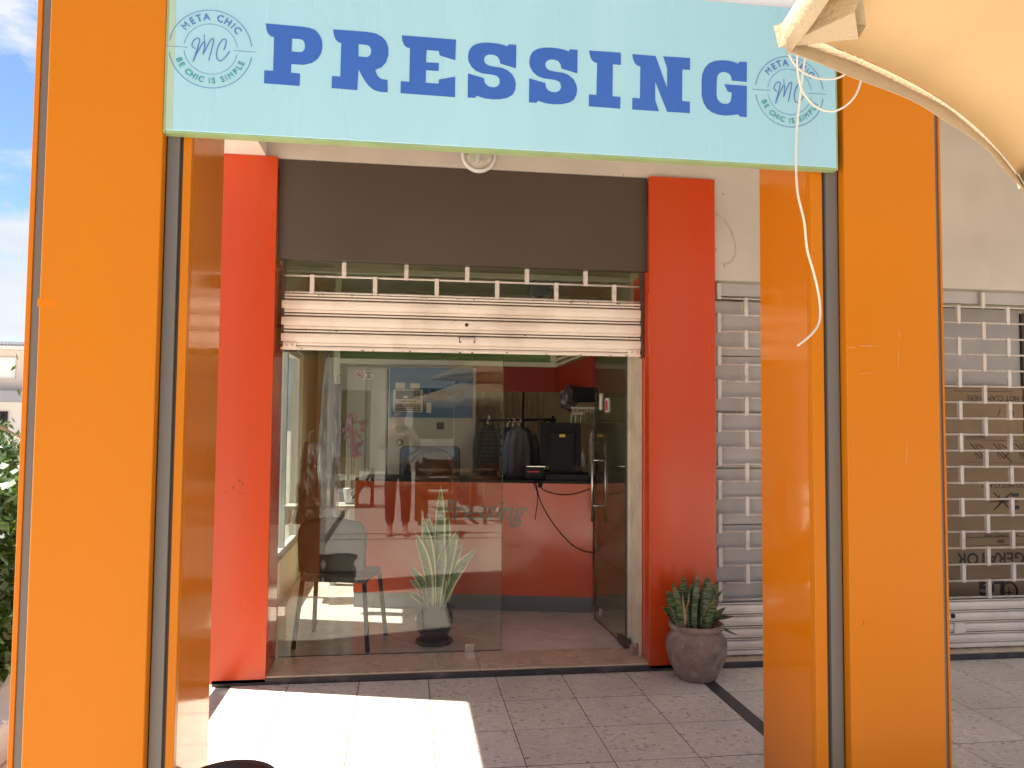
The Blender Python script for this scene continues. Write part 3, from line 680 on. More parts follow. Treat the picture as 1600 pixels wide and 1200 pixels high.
# ------------------------------------------------------------------ wear: scuffs, stains, litter
M['scuff'] = mat('scuff_mark', (.66, .36, .20), .6); M['scuffdark'] = mat('dark_scuff', (.07, .03, .02), .7); M['tape'] = mat('orange_tape', (.61, .168, .003), .34, spec=.16)
M['stain'] = mat('wall_stain', (.46, .36, .31), .85, var=.1, vscale=20)
pl, prr = [o for o in COL.objects if o.name.startswith('orange_pillar')][:2]
def smear(parent, segs, y, w, m_, nm='scuff'):
    q = MB()
    for (u0, v0, u1, v1) in segs:
        a, b_ = at(u0, v0, y), at(u1, v1, y); d = (b_-a); n_ = max(3, int(d.length/.012)); nr = Vector((-d.z, 0, d.x)).normalized()
        vs = []; 
        for i in range(n_+1):
            p = a+d*i/n_+nr*.002*mnoise.noise(Vector((i*.9, u0, v0))); ww = w*(.25+.75*abs(mnoise.noise(Vector((i*.7, u0*.3, v1)))))*math.sin(math.pi*(i+.4)/(n_+.8)); vs += [p+nr*ww, p-nr*ww]
        q.add(vs, [(2*i, 2*i+2, 2*i+3, 2*i+1) for i in range(n_)])
    return tag(q.build(nm, m_, parent, recalc=False), kind='stuff')
smear(prr, [(1338,539,1376,542),(1345,541,1362,540),(1340,584,1372,582),(1404,512,1406,532),(1405,540,1403,582),(1418,690,1416,730),(1322,543,1336,543)], -2.0304, .0016, M['scuff'])
smear(prr, [(1219,812,1232,838),(1222,810,1227,820),(1216,941,1236,938)], -1.9, .0001, M['scuff']) if False else None
smear(prr, [(1349,970,1350,978),(1347,1064,1348,1068)], -2.0304, .0022, M['scuffdark'])
smear(pl, [(505*.25,300+1080*.25*0+400,506*.25,430)], -2.0304, .0010, M['scuff']) if False else None
a, b_ = at(58, 479, -2.0306), at(89, 467, -2.0306); MB().box(a.x, b_.x, -2.0306, -2.0301, a.z, b_.z).build('tape_patch', M['tape'], pl)
rp = [o for o in COL.objects if o.name.startswith('red_pilaster')][:2]
smear(rp[0], [(371,748,376,753),(365,759,364,764),(379,753,380,760),(372,770,375,771),(352,770,354,767),(381,770,383,773)], -.0005, .006, M['scuffdark'])
q = MB(); pts = smooth_path([at(u, v, .0345) for u, v in ((1112,330),(1130,342),(1144,365),(1149,390),(1143,408),(1128,413))]); vs = []
for i, p in enumerate(pts):
    w_ = .008+.006*mnoise.noise(Vector((i*.3, 0, 0))); n_ = (p-at(1112, 375, .0345)).normalized(); vs += [p-n_*w_, p+n_*w_]
q.add(vs, [(2*i, 2*i+2, 2*i+3, 2*i+1) for i in range(len(pts)-1)]); tag(q.build('stain', M['stain'], wall, recalc=False), kind='stuff')
smear(wall, [(1129,301,1131,305),(1131,413,1133,419),(1118,388,1119,392),(490,250,492,253),(950,275,952,277),(974,272,975,276)], .0345, .006, M['scuffdark'])
q = MB()
for (u, v) in ((815,1106),(822,1158),(848,1118),(902,1121),(940,1071),(1174,1178),(862,1175),(849,1176),(570,1176),(541,1143),(1035,1171)):
    p = onz(u, v, .002); a = random.uniform(0, 3); s = random.uniform(.004, .012)
    q.add([p+Vector((math.cos(a)*s, math.sin(a)*s, .001)), p+Vector((-math.sin(a)*s*.35, math.cos(a)*s*.35, .004)), p-Vector((math.cos(a)*s, math.sin(a)*s, -.002)), p+Vector((math.sin(a)*s*.35, -math.cos(a)*s*.35, .001))], [(0, 1, 2, 3)])
tag(q.build('litter', M['bark'], None, recalc=False), 'tiny dry leaf crumbs scattered over the terrazzo tiles', 'litter', kind='stuff')

# ------------------------------------------------------------------ glass front
gp = thing('glass_pane', 'fixed clear glass pane to the side of the open doorway, full of reflections', 'glass pane', (-.05, .38, FL))
MB().box(-.775, .628, .375, .385, FL+.004, 2.105).build('pane', M['glass'], gp)
MB().box(.628, .6305, .3749, .3851, FL+.004, 2.105).box(-.775, .628, .3752, .3848, FL+.001, FL+.0038).build('pane_edge', M['glassedge'], gp)
MB().box(-.783, -.735, .366, .394, .30, .36, .002).build('clip', M['steel'], gp)
c = at(734, 1014, .37)
MB().box(c.x-.034, c.x+.034, .364, .396, FL+.001, FL+.052, .002).build('floor_clip', M['steel'], gp)
MB().box(-.775, -.70, .364, .396, 1.957, 2.0, .002).build('corner_clip', M['darksteel'], gp)
to = thing('transom_pane', 'narrow glass transom behind the brick pattern grille of the entrance', 'glass pane', (.36, .38, 2.12))
MB().box(-.775, 1.49, .376, .384, 2.135, 2.60).build('pane', M['glass'], to)
MB().box(-.775, 1.49, .36, .40, 2.108, 2.133).build('rail', M['darksteel'], to)

dr = thing('glass_door', 'frameless glass door standing open inwards with long steel pull bars', 'door', (1.445, .33, FL))
P0, P1 = Vector((1.452, .335, 0)), Vector((1.428, 1.085, 0)); dv = (P1-P0).normalized(); nv = Vector((-dv.y, dv.x, 0))
def leafbox(a, b_, t, z0, z1, mb):
    q = [P0+dv*a+nv*t, P0+dv*b_+nv*t, P0+dv*b_-nv*t, P0+dv*a-nv*t]
    vs = [(p.x, p.y, z0) for p in q]+[(p.x, p.y, z1) for p in q]
    mb.add(vs, [(0,3,2,1),(4,5,6,7),(0,1,5,4),(1,2,6,5),(2,3,7,6),(3,0,4,7)]); return mb
L_ = (P1-P0).length
leafbox(.004, L_-.004, .005, FL+.012, 2.10, MB()).build('leaf', M['glass'], dr)
e = MB(); leafbox(0, .0035, .0052, FL+.012, 2.10, e); leafbox(L_-.0035, L_, .0052, FL+.012, 2.10, e); leafbox(.0, L_, .005, FL+.008, FL+.0115, e); e.build('glass_edge', M['glassedge'], dr)
hd = MB(); hy = L_-.10
for s in (-1, 1):
    c = P0+dv*hy+nv*(.052*s)
    z0, z1 = at(920, 815, c.y).z, at(920, 690, c.y).z
    if s < 0: z0, z1 = z0, z1+.03
    hd.tube([(c.x, c.y, z0), (c.x, c.y, z1)], .0095, 12)
for v in (719, 790):
    z = at(930, v, 1.0).z; a_ = P0+dv*hy+nv*.062; b_ = P0+dv*hy-nv*.062
    hd.tube([(a_.x, a_.y, z), (b_.x, b_.y, z)], .007, 10); 
hd.build('pull_bar', M['steel'], dr)
e = MB(); leafbox(-.02, .14, .016, FL+.006, FL+.060, e); e.build('pivot_fitting', M['darksteel'], dr)
e = MB(); leafbox(L_-.16, L_-.05, .014, FL+.055, FL+.12, e); e.build('floor_lock', M['steel'], dr)
st = MB()
for k, (a0, zc, hh, ww) in enumerate(((L_-.17, 1.68, .06, .05),)):
    leafbox(a0, a0+ww, .0056, zc-hh, zc+hh, st)
st.build('sticker', M['paper'], dr)
stp = MB(); leafbox(.40, .48, .0057, 1.60, 1.70, stp); pl_ = stp.build('sticker', M['paper'], dr)
stp = MB(); leafbox(.41, .47, .0063, 1.61, 1.685, stp); stp.build('sticker_print', M['redprint'], dr)
MB().box(1.486, 1.503, .155, .372, FL, 2.11).box(1.462, 1.4855, .33, .372, FL+.07, 2.105).build('door_jamb', M['jamb'], wall)
c = at(999, 1027, .22)
hb = thing('door_stop', 'small dark metal block at the foot of the door jamb by the pilaster', 'door stop', (1.475, .2, FL))
MB().box(1.440, 1.482, .170, .215, FL, FL+.060, .003).build('block', M['steel'], hb)
MB().box(1.483, 1.500, .175, .21, FL+.002, FL+.072, .003).build('bracket', M['darksteel'], hb)

# ------------------------------------------------------------------ interior fittings
ct = thing('counter', 'glossy red shop counter with grey plinth and cursive lettering', 'counter', (.55, 1.6, FL))
A_, B_ = Vector((-.40, 1.665, 0)), Vector((1.46, 1.285, 0)); cd = (B_-A_).normalized(); cn = Vector((cd.y, -cd.x, 0))     # cn points to the street
if cn.y > 0: cn = -cn
def cbox(a0, a1, t0, t1, z0, z1, mb=None):
    mb = mb or MB(); q = [A_+cd*a0-cn*t0, A_+cd*a1-cn*t0, A_+cd*a1-cn*t1, A_+cd*a0-cn*t1]
    vs = [(p.x, p.y, z0) for p in q]+[(p.x, p.y, z1) for p in q]
    return mb.add(vs, [(0,3,2,1),(4,5,6,7),(0,1,5,4),(1,2,6,5),(2,3,7,6),(3,0,4,7)])
CL = (B_-A_).length; CT = 1.065
cbox(0, CL, 0, .02, .164, CT-.022).build('front_panel', M['counterred'], ct)
cbox(.003, CL-.003, .005, .02, FL, .163).build('plinth', M['countergrey'], ct)
cbox(0, CL+.03, -.004, .5, CT-.021, CT).build('worktop', M['black'], ct)
cbox(0, .02, .021, .5, FL, CT-.022).build('end_panel', M['counterred'], ct)
cyaw = math.atan2(cd.y, cd.x)
def oncounter(u, v):                                             # point of the counter front seen at a photograph pixel
    d = fwd + RT*((u-800)/FPX) - UP*((v-600)/FPX)
    t = (A_-EYE).dot(cn)/d.dot(cn); return EYE + d*t + cn*.0015
lc = oncounter(750, 799)
text_obj('lettering', 'Pressing', .222, lc, M['silverletter'], ct, shear=.45, off=.003, sx=.90, thick=.003, yaw=cyaw)

# computer on the counter
def oncy(u, v, t):                                               # plane parallel to the counter, t behind its front
    d = fwd + RT*((u-800)/FPX) - UP*((v-600)/FPX)
    k_ = ((A_-cn*t)-EYE).dot(cn)/d.dot(cn); return EYE + d*k_
pos = thing('till_monitor', 'black till monitor seen from behind with a yellow sticker on the counter', 'monitor', oncy(875, 748, .25))
def cface(u0, v0, u1, v1, t, dep, mb, tilt=0.0, b=0.004):
    p0 = oncy(u0, v1, t); p1 = oncy(u1, v0, t); w_ = (Vector((p1.x, p1.y, 0))-Vector((p0.x, p0.y, 0))).length; h_ = p1.z-p0.z
    c_ = (p0+p1)/2 - cn*dep/2
    return mb.obox(c_, (w_, dep, h_), (tilt, 0, cyaw), b)
cface(843, 661, 908, 727, .20, .045, MB(), R(-8)).build('screen_housing', M['black'], pos)
cface(858, 676, 898, 740, .165, .035, MB(), R(-6)).build('stand', M['black'], pos)
cface(848, 738, 912, 749, .12, .20, MB()).build('base', M['black'], pos)
cface(874, 678.5, 883, 683, .1635, .001, MB(), R(-6), 0).build('sticker', M['yellow'], pos)
cface(847, 701, 852.5, 705, .1985, .001, MB(), R(-8), 0).build('sticker', M['paper'], pos)
pr = thing('receipt_printer', 'low black receipt printer with red markings at the counter edge', 'printer', oncy(834, 748, .15))
cface(820, 729, 850, 749, .10, .16, MB()).build('printer_body', M['black'], pr)
cface(824, 736, 843, 738, .099, .001, MB(), 0, 0).build('print_label', M['redprint'], pr); cface(823, 728.5, 852, 729.3, .098, .16, MB(), 0, 0).build('cover_edge', M['steel'], pr)
dk = thing('cash_drawer', 'flat black cash drawer beneath the till monitor on the counter', 'cash drawer', oncy(880, 750, .1))
cface(852, 741.5, 921, 751.0, .03, .30, MB()).build('drawer_body', M['black'], dk)
cb = MB()
path = [(836, 752), (845, 785), (862, 815), (880, 838), (900, 856), (920, 863), (940, 861), (958, 847), (970, 822), (976, 795)]
cb.tube(smooth_path([oncy(u, v, -.02-.0*i) for i, (u, v) in enumerate(path[:7])] ), .0035, 6)
tag(cb.build('power_cable', M['black']), 'long black cable looping low across the red counter front', 'cable')
cb = MB(); cb.tube(smooth_path([oncy(u, v, -.02) for u, v in [(840, 752), (848, 765), (868, 772), (888, 773), (905, 770), (922, 764)]]), .0035, 6)
tag(cb.build('power_cable', M['black']), 'black cable sagging just below the counter top towards the door', 'cable')
cb = MB(); cb.tube(smooth_path([oncy(u, v, -.02) for u, v in [(832, 752), (838, 765), (840, 780), (836, 812)]]), .003, 6); cb.obox(oncy(844, 758, -.024), (.03, .02, .04), (0, .4, 0), .004)
tag(cb.build('power_cable', M['black']), 'short black cable with a plug hanging straight down the counter front', 'cable')

# ceiling rail, green band, red bulkhead
YB = 2.55
bh = thing('bulkhead', 'deep red interior bulkhead with cream rail turning the corner above the counter', 'bulkhead', (1.2, YB, 2.0))
q0, q1 = at(739, 572, YB), at(868, 613, YB)
MB().box(q0.x, q1.x, YB, YB+.04, q1.z, q0.z).build('red_board', M['fasciared'], bh)
r0, r1 = at(923, 555, 1.75), at(930, 604, 1.75)
MB().add([(q1.x, YB, q1.z), (r0.x+.02, 1.75, r1.z), (r0.x+.02, 1.75, r0.z), (q1.x, YB, q0.z), (q1.x+.05, YB, q1.z), (r0.x+.07, 1.75, r1.z), (r0.x+.07, 1.75, r0.z), (q1.x+.05, YB, q0.z)],
         [(0,1,2,3),(4,7,6,5),(0,4,5,1),(3,2,6,7),(1,5,6,2),(0,3,7,4)]).build('red_board', M['fasciared'], bh)
w0, w1 = at(524, 566, YB), at(868, 573, YB)
MB().box(w0.x, w1.x, YB-.03, YB+.05, q0.z+.002, q0.z+.045).build('cream_rail', M['icream'], bh)
MB().box(w0.x+.02, w1.x, YB+.01, YB+.04, q0.z+.046, q0.z+.34).build('green_band', M['igreen'], bh)
MB().box(w0.x-.01, w0.x+.045, YB-.04, YB+.05, FL, 3.0).build('post', M['icream'], bh)
p_ = at(866, 556, YB-.02); MB().box(p_.x-.035, p_.x+.02, YB-.04, YB, q0.z+.046, q0.z+.40).build('post', M['icream'], bh)
# angled white window frame over the return
fr_ = MB()
for (a, b_, c_, d_) in ((870, 570, 925, 549), (870, 562, 905, 549), (885, 549, 883, 563), (895, 548, 893, 560)):
    A1 = at(a, b_, YB-.06); B1 = at(c_, d_, 1.80 if c_ > 900 else YB-.2); fr_.tube([A1, B1], .012, 4)
fr_.build('white_frame', M['icream'], bh)
# transom level ledge seen through the grille
lg = thing('ceiling_rail', 'long cream curtain rail under the ceiling seen through the grille', 'rail', (.3, 1.6, 2.7))
a0, a1 = at(445, 412, 1.6), at(998, 436, 1.6)
MB().box(a0.x, a1.x, 1.6, 1.66, a1.z-.03, a1.z+.01, .004).build('rail_bar', M['icream'], lg)
fn = thing('wall_fan', 'round grey wall fan high on the shop wall behind the grille', 'fan', at(845, 456, 2.6))
c = at(845, 455, 2.6)
q = MB()
for k in range(24):
    a = k*math.pi/12; q.tube([(c.x, 2.56, c.z), (c.x+.10*math.cos(a), 2.57, c.z+.10*math.sin(a)), (c.x+.12*math.cos(a), 2.62, c.z+.12*math.sin(a))], .003, 4)
q.tube([(c.x+.12*math.cos(a*math.pi/12), 2.61, c.z+.12*math.sin(a*math.pi/12)) for a in range(25)], .006, 6); q.build('guard', M['countergrey'], fn)
q = MB(); q.tube([(c.x, 2.60, c.z), (c.x, 2.72, c.z)], .05, 16); q.build('motor', M['countergrey'], fn)
sn_ = thing('wall_box', 'small wooden framed box on the upper wall behind the grille', 'wall box', at(958, 438, 2.2))
c = at(958, 439, 2.2); MB().box(c.x-.045, c.x+.045, 2.2, 2.24, c.z-.018, c.z+.018, .003).build('box_frame', M['wood'], sn_)

# dry cleaning machine
YM = 2.50
mc = thing('cleaning_machine', 'large cream and blue dry cleaning machine with round drum window behind the counter', 'washing machine', at(672, 900, YM))
def fbox(u0, v0, u1, v1, y, d, mb=None, b=0.0):
    p, q_ = at(u0, v1, y), at(u1, v0, y); return (mb or MB()).box(p.x, q_.x, y, y+d, p.z, q_.z, b)
p, q_ = at(607, 653, YM), at(744, 575, YM)
MB().box(p.x, q_.x, YM, YM+.75, FL, q_.z, .004).build('cabinet', M['machine'], mc)
fbox(608, 576, 739, 652, YM-.018, .017, b=.002).build('blue_panel', M['mblue'], mc)
cpn = fbox(614, 608.5, 661, 643.5, YM-.030, .011, b=.002).build('control_panel', M['mpanel'], mc)
fbox(618, 611, 657, 623.5, YM-.0325, .002).build('display', M['mdark'], cpn)
fbox(618, 631, 657, 642, YM-.0325, .002).build('keypad', M['mdark'], cpn)
kb = MB()
for i in range(10):
    for j in range(3):
        fbox(619.5+i*3.75, 632.3+j*3.2, 621.8+i*3.75, 634.0+j*3.2, YM-.0345, .0018, kb)
for i in range(4):
    for j in range(4): fbox(647.5+i*2.5, 612.3+j*2.9, 648.8+i*2.5, 613.7+j*2.9, YM-.0345, .0018, kb)
kb.build('key', M['mpanel'], cpn)
fbox(630, 618.5, 637, 622.0, YM-.0345, .0018).build('readout', M['paper'], cpn)
text_obj('machine_text', 'COMPUTER 40', .024, at(636.5, 627.3, YM-.031), M['inkblack'], cpn, off=.0006)
text_obj('machine_text', 'URBINATI', .078, at(695, 614.5, YM-.0195), M['inkblack'], mc, off=.002)
text_obj('machine_text', 'BOLOGNA - ITALY', .038, at(695, 622.8, YM-.0195), M['inkblack'], mc, off=.001)
for (a, b_, c_, d_) in ((618, 598, 633, 607), (641, 599, 656, 607), (666, 629, 674, 645)): fbox(a, b_, c_, d_, YM-.021, .002).build('note', M['paper'], mc)
fbox(682, 660, 694, 671, YM-.004, .003).build('nameplate', M['mdark'], mc)
q = MB(); c = at(625, 691, YM); q.tube([(c.x, YM+.001, c.z), (c.x, YM-.02, c.z)], .030, 20); q.build('dial', M['mdark'], mc)
q = MB(); q.tube([(c.x, YM-.0205, c.z), (c.x, YM-.028, c.z)], .018, 16); q.build('dial_cap', M['machine'], mc)
def rrect(u0, v0, u1, v1, rad, y, inset=0):
    p, q_ = at(u0, v1, y), at(u1, v0, y); x0, x1, z0, z1 = p.x+inset, q_.x-inset, p.z+inset, q_.z-inset; o = []
    for (cx, cz, a0) in ((x1-rad, z1-rad, 0), (x0+rad, z1-rad, 90), (x0+rad, z0+rad, 180), (x1-rad, z0+rad, 270)):
        for k_ in range(7): a = R(a0+15*k_); o.append((cx+rad*math.cos(a), cz+rad*math.sin(a)))
    return o
hatch = flat_shape('hatch', [rrect(623, 697, 719, 800, .05, YM)], YM-.012, .011, M['mdark'], mc)
flat_shape('hatch_panel', [rrect(623, 697, 719, 800, .045, YM, .012)], YM-.017, .004, M['mblue'], hatch)
c = at(671, 741, YM)
q = MB(); q.lathe((0, 0, 0), [(.245, 0), (.26, .02), (.25, .05), (.215, .055), (.205, .03)], 40)
q.v = [(c.x+a, YM-.017-h, c.z+b_) for a, b_, h in q.v]; q.build('drum_ring', M['mdark'], mc)
q = MB(); q.lathe((0, 0, 0), [(.001, .085), (.09, .075), (.16, .055), (.205, .03)], 32); q.v = [(c.x+a, YM-.017-h, c.z+b_) for a, b_, h in q.v]; q.build('drum_window', M['mbrown'], mc)
# white cupboard door with no smoking notice
cp = thing('white_cupboard', 'tall pale cupboard with a no smoking notice beside the machine', 'cupboard', at(574, 900, 2.62))
p, q_ = at(541, 700, 2.62), at(606, 574, 2.62)
MB().box(p.x, q_.x, 2.62, 3.1, FL, q_.z, .003).build('cupboard_body', M['machine'], cp)
fbox(543, 577, 572, 900, 2.598, .02, b=.003).build('cupboard_door', M['machine'], cp); fbox(574, 577, 604, 900, 2.598, .02, b=.003).build('cupboard_door', M['machine'], cp)
fbox(556, 579.5, 583, 592.5, 2.594, .003).build('notice', M['paper'], cp)
q = MB(); c = at(562.5, 586, 2.592)
q.tube([(c.x+.030*math.cos(a*math.pi/12), 2.592, c.z+.030*math.sin(a*math.pi/12)) for a in range(25)], .0035, 5); q.tube([(c.x-.021, 2.592, c.z+.021), (c.x+.021, 2.592, c.z-.021)], .003, 4); q.build('notice_symbol', M['redprint'], cp)
q = MB(); q.box(c.x-.018, c.x+.014, 2.5925, 2.594, c.z-.004, c.z+.004); q.build('notice_symbol', M['inkblack'], cp)
for i, s_ in enumerate(('DEFENSE', 'DE', 'FUMER')): text_obj('notice_text', s_, .017, at(576, 582.5+3.6*i, 2.592), M['inkblack'], cp, off=.0005)

# garment rail with clothes
YR = 2.15
rl = thing('garment_rail', 'black garment rail with an upright at the back of the shop', 'clothes rail', at(800, 900, YR))
a0, a1 = at(747, 657, YR), at(868, 655.5, YR)
q = MB(); q.tube([a0, a1], .010, 8); q.build('rail_bar', M['black'], rl)
u0, u1 = at(818, 612, YR+.05), at(812, 735, YR+.05); q = MB(); q.tube([u0, (u1.x, u1.y, FL)], .010, 8); q.build('upright', M['black'], rl)
q = MB(); 
for u in (851, 860, 866): c = at(u, 656.5, YR); q.tube([(c.x-.012, c.y, c.z), (c.x+.012, c.y, c.z)], .018, 8)
q.tube([at(864, 650, YR), at(864, 660, YR)], .012, 6); q.build('clamp', M['black'], rl)
def garment(u, v0, v1, wpx, y, m_, lab, turn=0.6, sleeve=True):
    c = at(u, v0, y); zb = at(u, v1, y).z; w_ = wpx/FPX*(y-EYE.y); t = thing('hanging_garment', lab, 'garment', (c.x, c.y, zb), 'clothes on the rail')
    bm = bmesh.new(); n = 20; rows = 12; h = c.z-zb; verts = []
    for j in range(rows+1):
        f_ = j/rows; z = c.z-h*f_
        wj = w_*(.22+.78*min(1, f_*5.5)**.6)*(1+.10*f_)/2; dj = .05*(.4+.6*min(1, f_*5))
        row = []
        for i in range(n):
            a = 2*math.pi*i/n; fold = 1+.22*f_*math.sin(a*5+u)+.10*math.sin(a*3+f_*6)
            lx, ly = wj*math.cos(a), dj*math.sin(a)*fold
            row.append(bm.verts.new((c.x+lx*math.cos(turn)-ly*math.sin(turn), c.y+lx*math.sin(turn)+ly*math.cos(turn), z-.02*abs(math.cos(a))*(1 if j == 0 else 0))))
        verts.append(row)
    for j in range(rows):
        for i in range(n): bm.faces.new((verts[j][i], verts[j][(i+1) % n], verts[j+1][(i+1) % n], verts[j+1][i]))
    bm.faces.new(verts[0]); bm.faces.new(verts[-1][::-1])
    q = MB(); q.bm(bm, sm=True)
    if sleeve:
        for s in (-1, 1):
            sx0 = c.x+s*w_*.46*math.cos(turn); sy0 = c.y+s*w_*.46*math.sin(turn)-.03
            q.tube(smooth_path([(sx0, sy0, c.z-.05), (sx0+s*.03, sy0-.01, c.z-.2), (sx0+s*.03, sy0-.02, c.z-.42)]), [.03+.02*0]*13, 8)
    q.build('cloth', m_, t)
    k_ = MB(); k_.tube(smooth_path([(c.x, c.y, c.z-.02), (c.x, c.y, c.z+.03), (c.x+.02, c.y, c.z+.05), (c.x, c.y, c.z+.075)]), .003, 5); k_.build('hanger', M['steel'], t)
garment(762, 662, 745, 30, YR, cloth((.03, .045, .045), 'cloth_dark_green'), 'dark patterned jacket on the rail, nearest the machine', .2)
garment(793, 667, 748, 22, YR, cloth((.025, .03, .04), 'cloth_navy'), 'very dark garment on the rail behind the blue shirt', 1.1)
garment(801, 666, 752, 24, YR-.02, cloth((.12, .15, .24), 'cloth_blue'), 'blue grey shirt hanging side-on from the rail', 1.0)
garment(811, 665, 755, 26, YR-.05, cloth((.14, .135, .15), 'cloth_grey'), 'mid grey shirt hanging on the rail beside the blue one', .9)
garment(822, 667, 750, 26, YR+.02, cloth((.06, .05, .05), 'cloth_charcoal'), 'charcoal garment on the rail next to the till monitor', .5)
tvq = thing('wall_screen', 'black screen panel mounted under the red bulkhead by the door', 'screen', at(905, 615, 1.9))
fbox(897, 605, 935, 628, 1.9, .05, b=.003).build('screen_panel', M['black'], tvq)
sh = thing('hanger_rack', 'small white hanger rack with slots on the back wall', 'rack', at(908, 640, 2.0))
q = MB(); fbox(893, 636, 932, 639, 2.0, .03, q); fbox(894, 644.5, 915, 648.5, 1.985, .03, q)
for i in range(8): fbox(895+4.4*i, 639, 896.2+4.4*i, 645, 2.005, .02, q)
q.build('rack_frame', M['paper'], sh)
q = MB()
for u in (893, 900, 908, 915): q.tube([at(u, 649, 2.02), at(u-1, 660, 2.02)], .003, 4)
q.build('rack_hook', M['steel'], sh)
garment(914, 660, 735, 40, 1.98, M['film'], 'garment in crumpled clear plastic hanging behind the till monitor', .1, False)
bg_ = thing('plastic_bag', 'crumpled plastic bag of clothes tucked under the red bulkhead', 'bag', at(890, 622, 2.1))
bm = bmesh.new(); bmesh.ops.create_icosphere(bm, subdivisions=3, radius=.09)
for v in bm.verts: v.co *= 1+.35*mnoise.noise(v.co*22); v.co.z *= 1.2
c = at(890, 622, 2.1); q = MB(); q.bm(bm, 0, False, Matrix.Translation(c)); q.build('bag_film', mat('bag_plastic', (.10, .08, .09), .25, var=.6, vscale=22), bg_)
nt_ = thing('wall_notice', 'plain grey notice fixed on the wall beside the hanger rack', 'notice', at(884, 633, 2.5)); fbox(880, 624, 888, 641, 2.5, .01).build('sheet', M['board'], nt_)
# panels on the shop's side wall seen through the open door
sp_ = thing('side_panel_box', 'pale fuse box on the shop wall seen through the open glass door', 'fuse box', (2.17, 1.5, 1.4))
MB().box(2.14, 2.179, 1.30, 1.62, 1.25, 1.55, .004).build('box_cover', M['board'], sp_)

# bits on the side of the interior: curtain, cupboards on the left
cu_ = thing('drape', 'pale beige curtain hanging behind the garment rail', 'curtain', (1.0, 3.6, FL))
q = MB(); n = 60; vs = []; fs = []
for i in range(n+1):
    X = .75+i*.012; Yv = 3.55+.03*math.sin(i*1.05); vs += [(X, Yv, 1.0), (X, Yv, 2.3)]
for i in range(n): fs.append((2*i, 2*i+2, 2*i+3, 2*i+1))
q.add(vs, fs, 0, True); q.build('cloth', mat('curtain', (.50, .45, .33), .9), cu_, recalc=False)

# ------------------------------------------------------------------ visitor chair behind the glass
vc = thing('visitor_chair', 'dark plastic visitor chair standing with its back to the glass pane', 'chair', (-.42, .70, FL))
legs = [((-.705, .545), (-.66, .60)), ((-.225, .43), (-.26, .55)), ((-.62, .95), (-.60, .86)), ((-.12, .83), (-.17, .80))]
SEAT = .46
for (f_, t_) in legs:
    q = MB(); q.tube([(f_[0], f_[1], FL), (t_[0], t_[1], FL+SEAT-.03)], .0155, 10); q.build('leg', M['black'], vc)
q = MB(); c4 = [(-.665, .545), (-.245, .45), (-.165, .86), (-.595, .95)]
q.add([(x_, y_, FL+SEAT-.028) for x_, y_ in c4]+[(x_, y_, FL+SEAT+.005) for x_, y_ in c4], [(0,3,2,1),(4,5,6,7),(0,1,5,4),(1,2,6,5),(2,3,7,6),(3,0,4,7)]); q.build('seat', M['chairgrey'], vc)
# backrest: curved shell with rounded top corners
q = MB(); vs = []; fs = []; nu, nv = 18, 12; Pl, Pr = Vector((-.70, .53, 0)), Vector((-.235, .425, 0))
for side in (0, 1):
    for j in range(nv+1):
        for i in range(nu+1):
            s = i/nu*2-1; f_ = j/nv; hw = 1.0 if f_ < .55 else math.sqrt(max(0, 1-((f_-.55)/.45)**2.6))*.62+.38
            if j == nv: hw = .52
            X = (Pl+Pr)/2+(Pr-Pl)/2*s*hw*(0.93+.07*f_); bulge = .045*(s*s)
            vs.append((X.x, X.y+bulge-.03*f_+side*.012, FL+SEAT+.03+f_*.37-(.03*s*s if j == nv else 0)))
o_ = (nu+1)*(nv+1)
for j in range(nv):
    for i in range(nu):
        a = j*(nu+1)+i; fs += [(a, a+1, a+nu+2, a+nu+1), (o_+a, o_+a+nu+1, o_+a+nu+2, o_+a+1)]
for i in range(nu): a = i; fs.append((a, o_+a, o_+a+1, a+1)); a = nv*(nu+1)+i; fs.append((a, a+1, o_+a+1, o_+a))
for j in range(nv): a = j*(nu+1); fs.append((a, a+nu+1, o_+a+nu+1, o_+a)); a += nu; fs.append((a, o_+a, o_+a+nu+1, a+nu+1))
q.add(vs, fs, 0, True); q.build('backrest', M['chairgrey'], vc)
q = MB()
for (x_, y_) in ((-.66, .56), (-.255, .47)): q.tube([(x_, y_, FL+SEAT-.01), (x_, y_-.01, FL+SEAT+.12)], .010, 8)
q.build('back_support', M['black'], vc)

